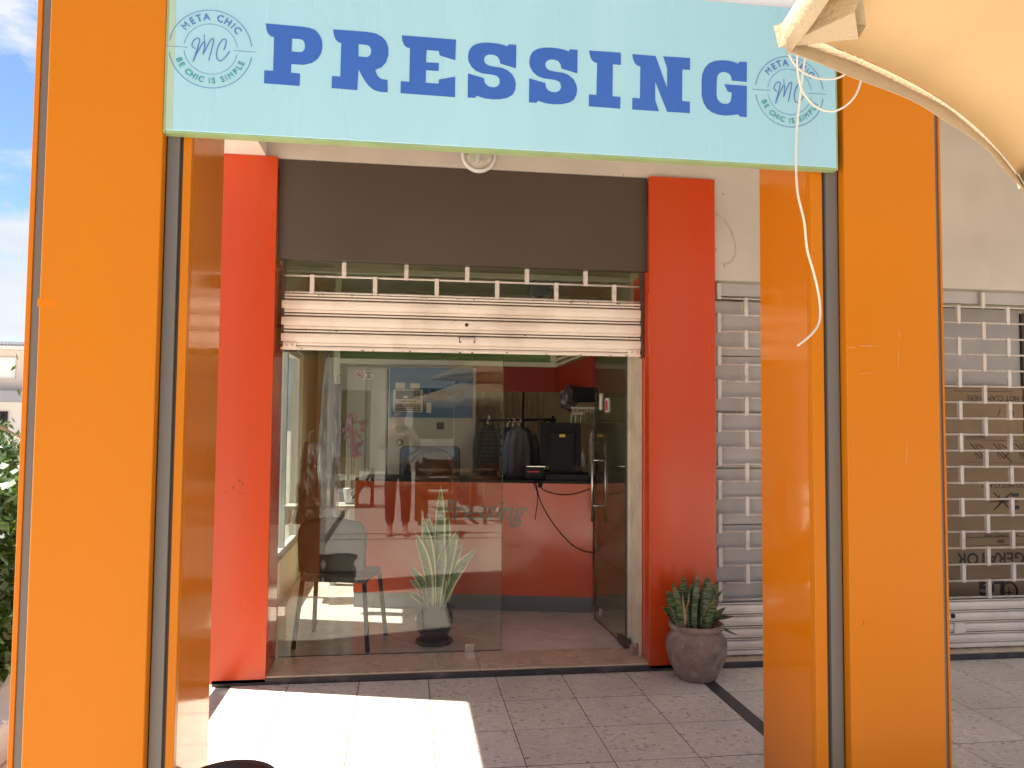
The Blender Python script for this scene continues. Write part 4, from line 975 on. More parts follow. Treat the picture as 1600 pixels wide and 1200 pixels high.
# ------------------------------------------------------------------ sansevieria leaves
def sword_leaf(name, base, tip, w, material, parent, curl=.02, margin=False, n=14, twist=None, blunt=False, fold=.35):
    base, tip = Vector(base), Vector(tip); ax = tip-base; L = ax.length
    tw = random.uniform(0, math.pi) if twist is None else twist
    side = Vector((math.cos(tw), math.sin(tw), 0)); d = ax.normalized(); side = (side-d*side.dot(d)).normalized(); nrm = d.cross(side)
    bend = Vector((ax.x, ax.y, 0))*.35; vs = []; fs = []; mg = []; cols = [-1, -.80, -.60, 0, .60, .80, 1]
    for j in range(n+1):
        f_ = j/n; p = base+ax*f_ + (-bend+Vector((0, 0, .12*L if bend.length > .02 else 0)))*math.sin(f_*math.pi)*.45 + nrm*curl*math.sin(f_*5)
        ww = w*(.55+.45*math.sin(min(1, f_*1.7)*math.pi/2))*(1 if f_ < .62 else max(0.02 if not blunt else .35, math.cos((f_-.62)/.38*math.pi/2)**1.0))/2
        for c_ in cols:
            vs.append(p+side*c_*ww+nrm*(abs(c_)**2)*ww*fold); mg.append(1.0 if abs(c_) > .75 else 0.0)
    m_ = len(cols)
    for j in range(n):
        for i in range(m_-1): a = j*m_+i; fs.append((a, a+1, a+m_+1, a+m_))
    q = MB(); q.add(vs, fs, 0, True); o = q.build(name, material, parent, recalc=False)
    at_ = o.data.attributes.new('margin', 'FLOAT', 'POINT'); at_.data.foreach_set('value', mg)
    sol = o.modifiers.new('s', 'SOLIDIFY'); sol.thickness = .0035; return o
# inside: tall margined plant in a black jar
pi = thing('potted_snake_plant', 'tall yellow edged snake plant in a glossy black jar behind the glass', 'potted plant', (.20, .62, FL))
Cp = Vector((.205, .60, FL))
q = MB(); q.lathe(Cp, [(.0, .004), (.115, .004), (.128, .018), (.122, .026), (.10, .022)], 36); q.build('saucer', M['blackgloss'], pi)
q = MB(); q.lathe(Cp, [(.0, .022), (.075, .022), (.085, .035), (.118, .10), (.128, .15), (.122, .195), (.098, .228), (.094, .245), (.105, .254), (.092, .252), (.086, .235), (.0, .230)], 40); q.build('jar', M['blackgloss'], pi)
q = MB(); q.tube(smooth_path([(Cp.x+.095, Cp.y-.02, FL+.235), (Cp.x+.125, Cp.y-.03, FL+.245), (Cp.x+.118, Cp.y-.03, FL+.215)]), .009, 8); q.build('jar_handle', M['blackgloss'], pi)
for (u0, u1, v1, w) in ((683, 690, 757, .055), (676, 660, 806, .05), (670, 641, 884, .045), (690, 716, 826, .05), (672, 650, 830, .05), (680, 668, 800, .045), (688, 702, 800, .05),
                        (694, 745, 856, .05), (692, 724, 846, .045), (676, 640, 905, .04), (684, 678, 818, .05), (690, 733, 880, .035), (668, 636, 925, .03), (681, 696, 850, .05), (685, 706, 838, .04)):
    yy = .60+random.uniform(-.05, .05); p0 = at(u0, 965, yy); p1 = at(u1, v1, yy+random.uniform(-.03, .03))
    sword_leaf('leaf', (p0.x, p0.y, FL+.22), p1, w*1.45, M['snakedge'], pi, .012, twist=random.uniform(-.5, .5))
# outside: stout plant in an aged clay pot
po = thing('potted_snake_plant', 'short dark snake plant in a weathered round clay pot by the red pilaster', 'potted plant', (1.76, -.13, 0))
Cc = Vector((1.745, -.155, 0))
q = MB(); q.lathe(Cc, [(.0, .0), (.100, .0), (.112, .006), (.118, .014), (.135, .045), (.165, .11), (.180, .165), (.182, .205), (.168, .250), (.148, .276), (.143, .286), (.146, .292), (.161, .299), (.166, .312), (.162, .325), (.153, .330), (.143, .326), (.137, .305), (.0, .300)], 56, wob=.018); q.build('clay_pot', M['clay'], po)
q = MB()
for k in range(3): zz = .232-.016*k; q.tube([(Cc.x+(.177+.001*k)*math.cos(a*math.pi/20), Cc.y+(.177+.001*k)*math.sin(a*math.pi/20), zz) for a in range(41)], .0022, 5)
q.build('incised_ring', M['clay'], po)
q = MB(); q.lathe(Cc, [(.0, .308), (.07, .306), (.138, .302)], 24, wob=.05); q.build('soil', M['soil'], po)
LV = [((1062,984),(1041,921),30), ((1071,985),(1067,898),28), ((1079,985),(1081,900),22), ((1078,988),(1092,928),24), ((1095,985),(1110,903),34), ((1103,985),(1120,907),26), ((1100,990),(1101,957),22),
      ((1064,988),(1062,965),16), ((1106,985),(1122,935),20), ((1060,982),(1050,935),22), ((1068,983),(1075,925),26), ((1090,983),(1085,910),24), ((1112,984),(1147,961),18), ((1108,982),(1153,990),20), ((1060,980),(1032,948),18), ((1108,988),(1145,962),16),
      ((1084,983),(1097,925),26), ((1074,984),(1058,915),20), ((1098,984),(1116,918),26),
      ((1066,984),(1049,908),16), ((1087,984),(1090,893),18), ((1104,983),(1128,920),17), ((1072,986),(1059,940),15), ((1094,985),(1104,896),18), ((1058,984),(1038,935),14), ((1109,986),(1134,948),15), ((1081,987),(1074,944),16)]
for i, (a, b_, w) in enumerate(LV):
    yy = -.16+random.uniform(-.08, .07); p0 = at(a[0], a[1], yy); p1 = at(b_[0], b_[1], yy+random.uniform(-.04, .04)); dx = max(-.115, min(.115, p0.x-Cc.x))
    sword_leaf('leaf', (Cc.x+dx, yy, .29), p1, w*.62/FPX*4.5, M['snake'], po, .01, twist=random.uniform(-.7, .7), blunt=(i in (3, 6)))
for (a, b_) in (((1069, 982), (1068, 928)), ((1073, 984), (1072, 930)), ((1100, 984), (1112, 932)), ((1064, 986), (1061, 966))):
    p1 = at(b_[0], b_[1], -.22); p0 = at(a[0], a[1], -.2); sword_leaf('dry_leaf', (p0.x, -.2, .29), p1, .018, M['dryleaf'], po, .02)
# dark bowl planter by the left pillar (its rim just enters the picture)
bw = thing('dark_bowl_planter', 'dark brown round bowl planter on the floor inside the orange pillar', 'planter', (-.585, -1.86, 0))
q = MB(); q.lathe((-.585, -1.86, 0), [(0, 0), (.09, 0), (.13, .05), (.150, .12), (.145, .18), (.125, .215), (.135, .24), (.165, .275), (.160, .288), (.148, .28), (.115, .22), (0, .20)], 44); q.build('bowl', M['bowl'], bw)
q = MB(); q.lathe((-.585, -1.86, 0), [(0, .215), (.118, .222)], 20); q.build('soil', M['soil'], bw)

# ------------------------------------------------------------------ orchid on a wall shelf, wrapped garments by the side window
YO = 2.0
sf = thing('window_shelf', 'pale shelf under the side window carrying the pink orchid', 'shelf', at(530, 790, YO)); c = at(549, 787, YO)
MB().box(-.98, c.x+.16, YO-.14, YO+.14, c.z-.035, c.z-.001, .003).build('shelf_board', M['machine'], sf); MB().box(-.98, -.95, YO-.1, YO+.1, c.z-.16, c.z-.036).build('bracket', M['machine'], sf)
oc = thing('orchid', 'pink orchid in a small white pot numbered 9 on the pale shelf', 'potted plant', c)
q = MB(); q.lathe(c, [(0, 0), (.048, 0), (.056, .02), (.072, .12), (.076, .128), (.066, .126), (0, .11)], 32); q.build('pot', M['potwhite'], oc)
text_obj('pot_number', '9', .085, (c.x+.018, YO-.0735, c.z+.075), M['inkblack'], oc, off=.003)
tp = at(551, 650, YO); stq = MB(); stem = smooth_path([(c.x, YO, c.z+.12), at(549, 735, YO), at(550, 690, YO), tp]); stq.tube(stem, .005, 6); stq.tube(smooth_path([(c.x+.01, YO+.01, c.z+.12), at(552, 730, YO+.02), at(556, 700, YO+.02)]), .004, 6); stq.build('stem', M['dryleaf'], oc)
blm = None
for k in range(46):
    f_ = random.random(); v = 648+f_*66; spread = 5+16*math.sin(min(1, f_*1.1+.12)*math.pi); u = 553+random.uniform(-spread, spread)*.9+(4*f_)
    p = at(u, v, YO+random.uniform(-.05, .05))
    if blm is None:
        bm = bmesh.new()
        for a in range(5):
            t = a*2*math.pi/5; pts = [(0, 0, 0), (.020*math.cos(t-.45), -.006, .020*math.sin(t-.45)), (.036*math.cos(t), -.010, .036*math.sin(t)), (.020*math.cos(t+.45), -.006, .020*math.sin(t+.45))]
            bm.faces.new([bm.verts.new(x_) for x_ in pts])
        q = MB(); q.bm(bm); blm = q.build('blossom', M['pink'], None, recalc=False); blm.parent = oc; f0 = blm
    else: f0 = dup(blm, oc)
    f0.location = p-c; f0.rotation_euler = (random.uniform(-.9, .9), random.uniform(0, 6), random.uniform(-1, 1)); f0.scale = [random.uniform(.7, 1.15)]*3
def wrapped(u, v0, v1, w0, w1, y, m_, lab, seed):
    c0, c1 = at(u, v0, y), at(u, v1, y); t = thing('wrapped_garment', lab, 'garment', c1, 'freshly cleaned clothes by the side window')
    for nm, k_, mm in (('cloth', .80, m_), ('film', 1.0, M['film'])):
        bm = bmesh.new(); n = 26; rows = 22; V_ = []
        for j in range(rows+1):
            f_ = j/rows; z = c0.z+(c1.z-c0.z)*f_; wj = (w0+(w1-w0)*f_**.8)/FPX*(y-EYE.y)/2*k_; row = []
            for i in range(n):
                a = 2*math.pi*i/n; nn = 1+.30*mnoise.noise(Vector((math.cos(a)*2, math.sin(a)*2, f_*7+seed)))+.08*math.sin(a*7+seed)
                row.append(bm.verts.new((c0.x+wj*math.cos(a)*nn, c0.y+wj*.6*math.sin(a)*nn, z)))
            V_.append(row)
        for j in range(rows):
            for i in range(n): bm.faces.new((V_[j][i], V_[j][(i+1) % n], V_[j+1][(i+1) % n], V_[j+1][i]))
        bm.faces.new(V_[0]); bm.faces.new(V_[-1][::-1]); q = MB(); q.bm(bm, sm=(nm == 'cloth')); q.build(nm, mm, t)
    q = MB(); q.tube(smooth_path([(c0.x, c0.y, c0.z-.02), (c0.x, c0.y, c0.z+.06), (c0.x+.03, c0.y, c0.z+.08)]), .003, 5); q.build('hanger', M['steel'], t)
wrapped(514, 560, 806, 8, 40, 1.55, cloth((.60, .62, .64), 'cloth_white'), 'long white garment in clear plastic catching the sun beside the chair', 1.0)
wrapped(527, 600, 770, 10, 16, 1.75, cloth((.22, .16, .20), 'cloth_floral'), 'purple patterned garment in plastic beside the long white one', 4.0)
wrapped(484, 690, 818, 18, 42, 1.15, cloth((.16, .12, .13), 'cloth_mauve'), 'bundle of dark mauve clothes in crinkled plastic above the chair', 8.0)

# ------------------------------------------------------------------ bulkhead lamp over the fascia
lm = thing('wall_lamp', 'round glass bulkhead lamp on the wall half hidden behind the sign', 'lamp', (.418, .0, 3.16))
def wall_lathe(prof, c, y, n=40):
    q = MB(); q.lathe((0, 0, 0), prof, n); q.v = [(c[0]+a, y-h, c[1]+b_) for a, b_, h in q.v]; return q
LC = (.418, 3.170)
wall_lathe([(.0, .0), (.108, .0), (.110, .012), (.098, .024), (.092, .024)], LC, .034).build('lamp_rim', M['potwhite'], lm)
wall_lathe([(.0, .012), (.09, .012)], LC, .034).build('reflector', M['ceiling'], lm)
wall_lathe([(.093, .022), (.088, .040), (.06, .058), (.02, .066), (.001, .067)], LC, .034).build('lamp_glass', M['glass'], lm)
q = MB(); q.tube(smooth_path([(LC[0]-.006, .0, LC[1]+.03), (LC[0]-.008, -.005, LC[1]-.02), (LC[0]-.006, -.002, LC[1]-.055)]), .014, 10)
for k in range(5): q.tube([(LC[0]-.022, -.004, LC[1]-.045+.018*k), (LC[0]+.010, -.004, LC[1]-.040+.018*k)], .006, 6)
q.build('bulb', M['potwhite'], lm)

# ------------------------------------------------------------------ loose cream cable
q = MB()
def zp(pts, y0=-2.12, s=4, ox=1200): return [at(a/s+ox, b_/s, y0-.02*math.sin(i)) for i, (a, b_) in enumerate(pts)]
q.tube(smooth_path(zp([(260,-60),(250,195),(235,330),(210,520),(190,700),(178,850),(175,1030),(186,1210),(225,1380),(245,1560),(290,1720),(322,1880),(320,2010),(270,2090),(186,2160)], -2.10), 8), .0042, 8)
q.tube(smooth_path(zp([(190,60),(130,185),(115,250),(130,340),(190,430),(290,485),(400,495),(480,465),(530,400),(545,352),(520,230),(420,100)], -2.13), 8), .0036, 8)
q.tube(smooth_path(zp([(260,60),(210,190),(185,320),(185,450),(215,570),(290,660),(390,697),(480,665),(550,590),(585,480),(588,378),(560,250),(450,60)], -2.16), 8), .0036, 8)
q.tube(smooth_path(zp([(250,80),(320,225),(370,285),(430,320),(490,322),(560,250),(600,100)], -2.14), 8), .0034, 8)
q.tube([at(1262, 0, -2.08), at(1257, 40, -2.10)], .004, 6)
tag(q.build('cable', M['cable']), 'tangled cream electric cable dangling in front of the sign and orange pillar', 'cable')

# ------------------------------------------------------------------ umbrella overhead
SC = .024
def umbrella(cx, cy, rad, z_edge, z_top, rot, lab, val=.10, n=8, pole=True, rich=False):
    u = thing('parasol', lab, 'umbrella', (cx, cy, 0), 'cream canvas parasols on the plaza')
    cor = [Vector((cx+rad*math.cos(rot+2*math.pi*k/n), cy+rad*math.sin(rot+2*math.pi*k/n), z_edge)) for k in range(n)]
    ap = Vector((cx, cy, z_top)); q = MB(); rows, cs = 12, 12
    for k in range(n):
        a, b_ = cor[k], cor[(k+1) % n]; vs = []; fs = []
        for j in range(rows+1):
            f_ = j/rows
            for i in range(cs+1):
                s = i/cs; e_ = a.lerp(b_, s); p = ap.lerp(e_, f_); mid = (a+b_)/2
                sag = math.sin(s*math.pi); p = p + (ap-mid)*Vector((1, 1, 0)).length*0 
                inw = (Vector((cx, cy, 0))-Vector((mid.x, mid.y, 0))).normalized()
                p = p + inw*sag*SC*rad*f_*f_ + Vector((0, 0, -.03*sag*f_*(1-f_)*4 + .02*sag*f_*f_ - .05*rad*math.sin(f_*math.pi)*.4))
                vs.append(p)
        for j in range(rows):
            for i in range(cs): q0_ = j*(cs+1)+i; fs.append((q0_, q0_+1, q0_+cs+2, q0_+cs+1))
        q.add(vs, fs, 0, True)
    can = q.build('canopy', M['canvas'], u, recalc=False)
    so_ = can.modifiers.new('s', 'SOLIDIFY'); so_.thickness = .0015
    v_ = MB()
    for k in range(n):
        a, b_ = cor[k], cor[(k+1) % n]; vs = []; fs = []; mid = (a+b_)/2; inw = (Vector((cx, cy, 0))-Vector((mid.x, mid.y, 0))).normalized()
        for i in range(25):
            s = i/24; sag = math.sin(s*math.pi); p = a.lerp(b_, s)+inw*sag*SC*rad+Vector((0, 0, .02*sag)); wv = .0035*math.sin(s*19+k*2)+.004*mnoise.noise(Vector((s*5, k, 0)))
            vs += [p-inw*.002, p+Vector((0, 0, -val*.5))+inw*(.003+wv*.3), p+Vector((0, 0, -val))+inw*(.009+wv*.8)]
        for i in range(24): fs += [(3*i, 3*i+3, 3*i+4, 3*i+1), (3*i+1, 3*i+4, 3*i+5, 3*i+2)]
        v_.add(vs, fs, 0, True)
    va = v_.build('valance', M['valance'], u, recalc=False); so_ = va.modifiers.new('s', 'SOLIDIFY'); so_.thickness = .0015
    pk = None
    for k in range(n):
        r_ = MB(); d = (ap-cor[k]); r_.tube([cor[k]+d*.06-Vector((0, 0, .02)), cor[k]+d*.5-Vector((0, 0, .045)), ap-Vector((0, 0, .05))], .008, 6); r_.build('rib', M['rib'], u)
        if rich:                                                  # corner pocket
            o_ = (cor[k]-ap)*Vector((1, 1, 0)); o_ = o_.normalized() if o_.length else o_; sd_ = Vector((-o_.y, o_.x, 0)); c_ = cor[k]; w_ = .055
            vs = [c_+o_*.012+Vector((0,0,.004)), c_-o_*.11+sd_*w_*.9+Vector((0,0,.0)), c_-o_*.11-sd_*w_*.9+Vector((0,0,.0)), c_+o_*.005-Vector((0,0,.030)), c_-o_*.10+sd_*w_*.75-Vector((0,0,.022)), c_-o_*.10-sd_*w_*.75-Vector((0,0,.022))]
            m_ = MB(); m_.add(vs, [(0,2,1),(3,4,5),(0,1,4,3),(0,3,5,2)]); m_.build('corner_pocket', M['valance'], u, recalc=False)
    q = MB(); q.tube([(cx, cy, 0), (cx, cy, z_top+.05)], .024, 12); q.build('pole', M['rib'], u)
    q = MB(); q.box(cx-.28, cx+.28, cy-.28, cy+.28, -.006, .07, .01); q.build('base', M['countergrey'], u)
    return u
ZU = 2.10
Au, Bu = onz(1222, 42, ZU), onz(1594, 288, ZU-.02); Bu.z = ZU
ab = Bu-Au; side = ab.length; RADU = side/(2*math.sin(math.pi/8)); mid = (Au+Bu)/2; nrm = Vector((ab.y, -ab.x, 0)).normalized()
cU = mid+nrm*RADU*math.cos(math.pi/8); rotU = math.atan2(Au.y-cU.y, Au.x-cU.x)
umbrella(cU.x, cU.y, RADU, ZU, ZU+.62, rotU, 'cream canvas parasol overhanging the view above the orange pillar, seen from below', .042, rich=True)

# ------------------------------------------------------------------ plaza furniture (seen in the shop glass)
umbrella(1.35, -9.4, 1.45, 1.95, 2.42, .3, 'cream parasol with wavy edge reflected in the shop glass, over the table', .14)
def armchair(x, y, rz, lab):
    t = thing('armchair', lab, 'chair', (x, y, 0), 'wooden armchairs on the plaza')
    # built round the origin, then turned
    def part(nm, mb):
        o = mb.build(nm, M['wood'], None); o.parent = t; return o
    for (a, b_) in ((-.26, -.25), (.26, -.25), (-.26, .25), (.26, .25)):
        h = .66 if b_ < 0 else .92; part('leg', MB().box(a-.025, a+.025, b_-.025, b_+.025, 0, h, .004))
    for k_ in range(5): part('seat_slat', MB().box(-.24, .24, -.235+.095*k_, -.155+.095*k_, .42, .445, .003))
    part('seat_frame', MB().box(-.235, .235, -.245, -.225, .36, .415).box(-.235, .235, .225, .245, .36, .415))
    for k_ in range(3): part('back_slat', MB().box(-.235, .235, .235, .26, .58+.11*k_, .66+.11*k_, .003))
    for a in (-.26, .26): part('armrest', MB().box(a-.035, a+.035, -.29, .22, .661, .69, .004))
    t.rotation_euler = (0, 0, rz)
armchair(.45, -6.45, R(175), 'wooden armchair reflected in the pane just right of the photographer')
armchair(1.35, -6.55, R(160), 'wooden armchair reflected near the doorway edge of the pane')
armchair(.55, -8.3, R(-5), 'wooden armchair on the far side of the reflected table')
armchair(-.95, -8.9, R(30), 'wooden armchair standing apart from the reflected table')
tb = thing('patio_table', 'wooden patio table between the reflected armchairs', 'table', (.85, -7.3, 0))
MB().box(.25, 1.5, -7.75, -6.95, .70, .735, .006).build('table_top', M['wood'], tb)
for (a, b_) in ((.33, -7.67), (1.42, -7.67), (.33, -7.03), (1.42, -7.03)): MB().box(a-.03, a+.03, b_-.03, b_+.03, 0, .699).build('leg', M['wood'], tb)
# brick pier
bp = thing('brick_pier', 'dark brick pier with pale joints reflected in the upper pane', 'brick pier', (1.3, -10.3, 0))
MB().box(.96, 1.94, -10.6, -10.21, 0, 2.62).build('mortar', M['mortar'], bp)
bk = None
for r in range(31):
    for c_ in range(6):
        xx = .96+c_*.168-(0.084 if r % 2 else 0)
        x0, x1 = max(.955, xx+.006), min(1.945, xx+.162)
        if x1-x0 < .03: continue
        key = round(x1-x0, 3)
        o = MB().box(x0, x1, -10.215, -10.195, .012+r*.084, .012+r*.084+.072, .002)
        if bk and abs((x1-x0)-.156) < 1e-4: d_ = dup(bk, bp); d_.location = Vector(((x0+x1)/2, -10.205, .048+r*.084))-bp.location
        else:
            ob = centred(o.build('brick', M['brick'], bp))
            if abs((x1-x0)-.156) < 1e-4 and bk is None: bk = ob
# buildings opposite
def facade(name, lab, x0, x1, y, z, material, wins, depth=4, roofm=None):
    t = thing(name, lab, 'building', ((x0+x1)/2, y, 0))
    MB().box(x0, x1, y-depth, y, 0, z).build('wall', material, t)
    for (a, b_, c_, d_) in wins:
        fr = MB().box(a-.06, b_+.06, y+.001, y+.05, c_-.06, d_+.06).build('window', M['potwhite'], t); MB().box(a, b_, y+.051, y+.06, c_, d_).build('pane', M['blackgloss'], fr)
    MB().box(x0-.2, x1+.2, y-depth-.2, y+.3, z+.001, z+.35).build('cornice', M['fargrey'], t)
    return t
facade('opposite_building', 'long pale building across the plaza reflected faintly in the glass', -14, 3.6, -19, 4.6, M['farwall2'], [(-7.5, -6.1, 1, 2.4), (-4.6, -3.4, .1, 2.4), (-2.0, -1.1, .1, 2.5), (.2, 1.6, 1.0, 2.6)])
facade('opposite_building', 'darker grey building across the plaza behind the reflected parasols', 3.62, 16, -17, 6.8, M['fargrey'], [(5, 7, 1, 2.6), (9, 11, 1, 2.6)])
for k_, xx in enumerate((-3.1, -1.75)):
    t = thing('white_column', ('slim white column in the reflection beside the orchid', 'white column in the reflection nearer the machine')[k_], 'column', (xx, -13, 0), 'white columns across the plaza')
    MB().box(xx-.16, xx+.16, -13.16, -12.84, 0, 4.4, .01).build('shaft', M['white'], t); MB().box(xx-.22, xx+.22, -13.22, -12.78, 0, .25, .01).build('plinth', M['white'], t)

# ------------------------------------------------------------------ the photographer, seen only as a reflection
def skin_mesh(name, pts, edges, radii, material, parent, lvl=2):
    me = bpy.data.meshes.new(name); o0 = wloc(parent); me.from_pydata([Vector(p)-o0 for p in pts], edges, []); me.materials.append(material)
    o = link(name, me, parent); sk = o.modifiers.new('skin', 'SKIN'); sk.use_smooth_shade = True
    ss = o.modifiers.new('sub', 'SUBSURF'); ss.levels = lvl; ss.render_levels = lvl
    for i, r in enumerate(radii):
        sv = me.skin_vertices[0].data[i]; sv.radius = (r, r) if not isinstance(r, tuple) else r; sv.use_root = (i == 0)
    return o
px, py = -.10, -5.22
pe = thing('person', 'person in dark trousers and pink shoes photographing the shop front', 'person', (px, py, 0))
def Q(x_, y_, z_): return (px+x_, py+y_, z_)
body = [Q(0, 0, .93), Q(0, .01, 1.10), Q(0, .0, 1.28), Q(0, -.01, 1.42), Q(0, .01, 1.50), Q(0, .03, 1.58), Q(0, .03, 1.66),
        Q(-.17, 0, 1.38), Q(-.23, .10, 1.16), Q(-.12, .34, 1.33), Q(-.06, .40, 1.40),
        Q(.17, 0, 1.38), Q(.25, .12, 1.17), Q(.17, .34, 1.32), Q(.13, .40, 1.38),
        Q(-.09, 0, .86), Q(-.10, .02, .50), Q(-.10, -.01, .10), Q(-.11, .10, .05),
        Q(.09, 0, .86), Q(.10, .02, .50), Q(.10, -.01, .10), Q(.11, .10, .05)]
ed = [(0,1),(1,2),(2,3),(3,4),(4,5),(5,6),(3,7),(7,8),(8,9),(9,10),(3,11),(11,12),(12,13),(13,14),(0,15),(15,16),(16,17),(17,18),(0,19),(19,20),(20,21),(21,22)]
rd = [(.15,.11),(.13,.10),(.15,.11),(.12,.09),.055,.085,.085,.055,.045,.032,.028,.055,.045,.032,.028,.085,.058,.04,.035,.085,.058,.04,.035]
skin_mesh('body', body, ed, rd, M['skin'], pe)
tro = [Q(0,0,1.0), Q(0,0,.93), Q(-.09,0,.84), Q(-.105,.02,.50), Q(-.105,-.01,.13), Q(.09,0,.84), Q(.105,.02,.50), Q(.105,-.01,.13)]
skin_mesh('trousers', tro, [(0,1),(1,2),(2,3),(3,4),(1,5),(5,6),(6,7)], [(.155,.12),(.165,.125),.105,.082,.062,.105,.082,.062], M['trousers'], pe)
topv = [Q(0,0,.95), Q(0,.01,1.12), Q(0,0,1.28), Q(0,-.01,1.41), Q(-.17,0,1.38), Q(-.235,.10,1.17), Q(-.16,.27,1.26), Q(.17,0,1.38), Q(.255,.12,1.18), Q(.20,.27,1.26)]
skin_mesh('shirt', topv, [(0,1),(1,2),(2,3),(3,4),(4,5),(5,6),(3,7),(7,8),(8,9)], [(.165,.13),(.15,.12),(.165,.125),(.13,.10),.07,.06,.045,.07,.06,.045], M['top'], pe)
for s in (-1, 1):
    bm = bmesh.new(); bmesh.ops.create_uvsphere(bm, u_segments=16, v_segments=10, radius=1)
    for v in bm.verts:
        v.co = Vector((v.co.x*(.048+.008*v.co.y), v.co.y*.135, max(-.03, v.co.z*(.045 if v.co.y < .2 else .034))))
    q = MB(); q.bm(bm, 0, True, Matrix.Translation(Q(s*.11, .07, .032))); q.build('shoe', M['shoe'], pe)
bm = bmesh.new(); bmesh.ops.create_uvsphere(bm, u_segments=20, v_segments=14, radius=.105)
for v in bm.verts:
    v.co.y *= 1.08
    if v.co.y > .03 and v.co.z < .05: v.co *= .80
q = MB(); q.bm(bm, 0, True, Matrix.Translation(Q(0, .0, 1.66))); q.build('hair', M['hair'], pe)
q = MB()
for s in (-1, 1): q.lathe((0, 0, 0), [(.001, .012), (.009, .006), (.009, -.002)], 10); n_ = 30; q.v[-n_:] = [(px+s*.032+a, py+.115+h, 1.60+b_) for a, b_, h in q.v[-n_:]]
q.build('eye', M['inkblack'], pe)
q = MB(); q.tube(smooth_path([Q(0, .112, 1.60), Q(0, .135, 1.57), Q(0, .118, 1.56)]), [.008]*6+[.012]*7, 8); q.build('nose', M['skin'], pe)
for (hx, s) in ((-.06, -1), (.13, 1)):                               # fingers round the phone
    for k_ in range(4):
        z_ = 1.425-.022*k_ if s < 0 else 1.405-.022*k_
        q = MB(); q.tube(smooth_path([Q(hx, .40, z_), Q(hx+s*-.0, .44, z_+.004), Q(hx-s*.03, .462, z_+.002), Q(hx-s*.055, .462, z_)]), .0085, 7); q.build('finger', M['skin'], pe)
    q = MB(); q.tube(smooth_path([Q(hx, .40, 1.42), Q(hx-s*.025, .425, 1.455), Q(hx-s*.05, .435, 1.47)]), .0095, 7); q.build('thumb', M['skin'], pe)
ph = thing('phone', 'dark mobile phone held up by the reflected person', 'phone', Q(.03, .45, 1.43))
MB().box(px-.045, px+.115, py+.446, py+.454, 1.39, 1.468, .002).build('phone_body', M['black'], ph)

# ------------------------------------------------------------------ beyond the open end: vine, trees, house
def leaf_mesh(nm, m_, L=.05, W=.038):
    bm = bmesh.new(); pts = [(0,0,0),(W*.42,L*.25,.004),(W*.5,L*.5,.006),(W*.3,L*.8,.003),(0,L,-.004),(-W*.3,L*.8,.003),(-W*.5,L*.5,.006),(-W*.42,L*.25,.004)]
    vv = [bm.verts.new(p) for p in pts]; mid = bm.verts.new((0, L*.5, -.004))
    for i in range(8): bm.faces.new((vv[i], vv[(i+1) % 8], mid))
    me = bpy.data.meshes.new(nm); bm.to_mesh(me); bm.free(); me.materials.append(m_); return me
hg = thing('vine_hedge', 'leafy bright green vine hedge just outside the arcade beside the orange pillar', 'hedge', (-2.2, .4, 0))
lme = leaf_mesh('leaf', M['hedge'], .075, .062); n = 0
def hedge_pt():
    y_ = random.uniform(-.95, 1.9); z_ = random.uniform(.02, 1)**.9*1.22+.06*math.sin(y_*5); x_ = -1.95-.12*(y_+.9)-random.random()**1.3*.6
    return Vector((x_, y_, max(.25, z_)))
for i in range(280):
    p = hedge_pt(); o = link('leaf', lme, hg, p-hg.location); o.rotation_euler = (random.uniform(1.2, 3.0), random.uniform(-.6, .6), random.uniform(-2.6, .4)); s = random.uniform(.7, 1.35); o.scale = (s, s, s)
q = MB()
def scatter(q, n, fn, L, W, up=0):
    for i in range(n):
        p = fn(); rot = Matrix.Rotation(random.uniform(0, 6.28), 3, 'Z') @ Matrix.Rotation(random.uniform(-1.3, 1.3), 3, 'X') @ Matrix.Rotation(random.uniform(-.8, .8), 3, 'Y'); s = random.uniform(.6, 1.3)
        vs = [p+rot @ Vector((a*s, b_*s, 0)) for a, b_ in ((0, 0), (W*.5, L*.45), (0, L), (-W*.5, L*.45))]; q.add(vs, [(0, 1, 2, 3)])
scatter(q, 9000, hedge_pt, .07, .055); tag(q.build('foliage', M['hedge'], hg, recalc=False), kind='stuff')
q = MB()
for i in range(26):
    y_ = random.uniform(-.9, 1.8); x_ = -2.1-.12*(y_+.9)-random.random()*.2; q.tube(smooth_path([(x_, y_, 0), (x_+random.uniform(-.1, .1), y_+random.uniform(-.2, .2), .5), (x_+random.uniform(-.1, .15), y_+random.uniform(-.3, .3), 1.1)]), .006, 5)
q.build('stem', M['bark'], hg)
MB().box(-2.9, -1.75, -1.1, 2.2, -.02, .16, .01).build('planter_kerb', M['white'], hg)
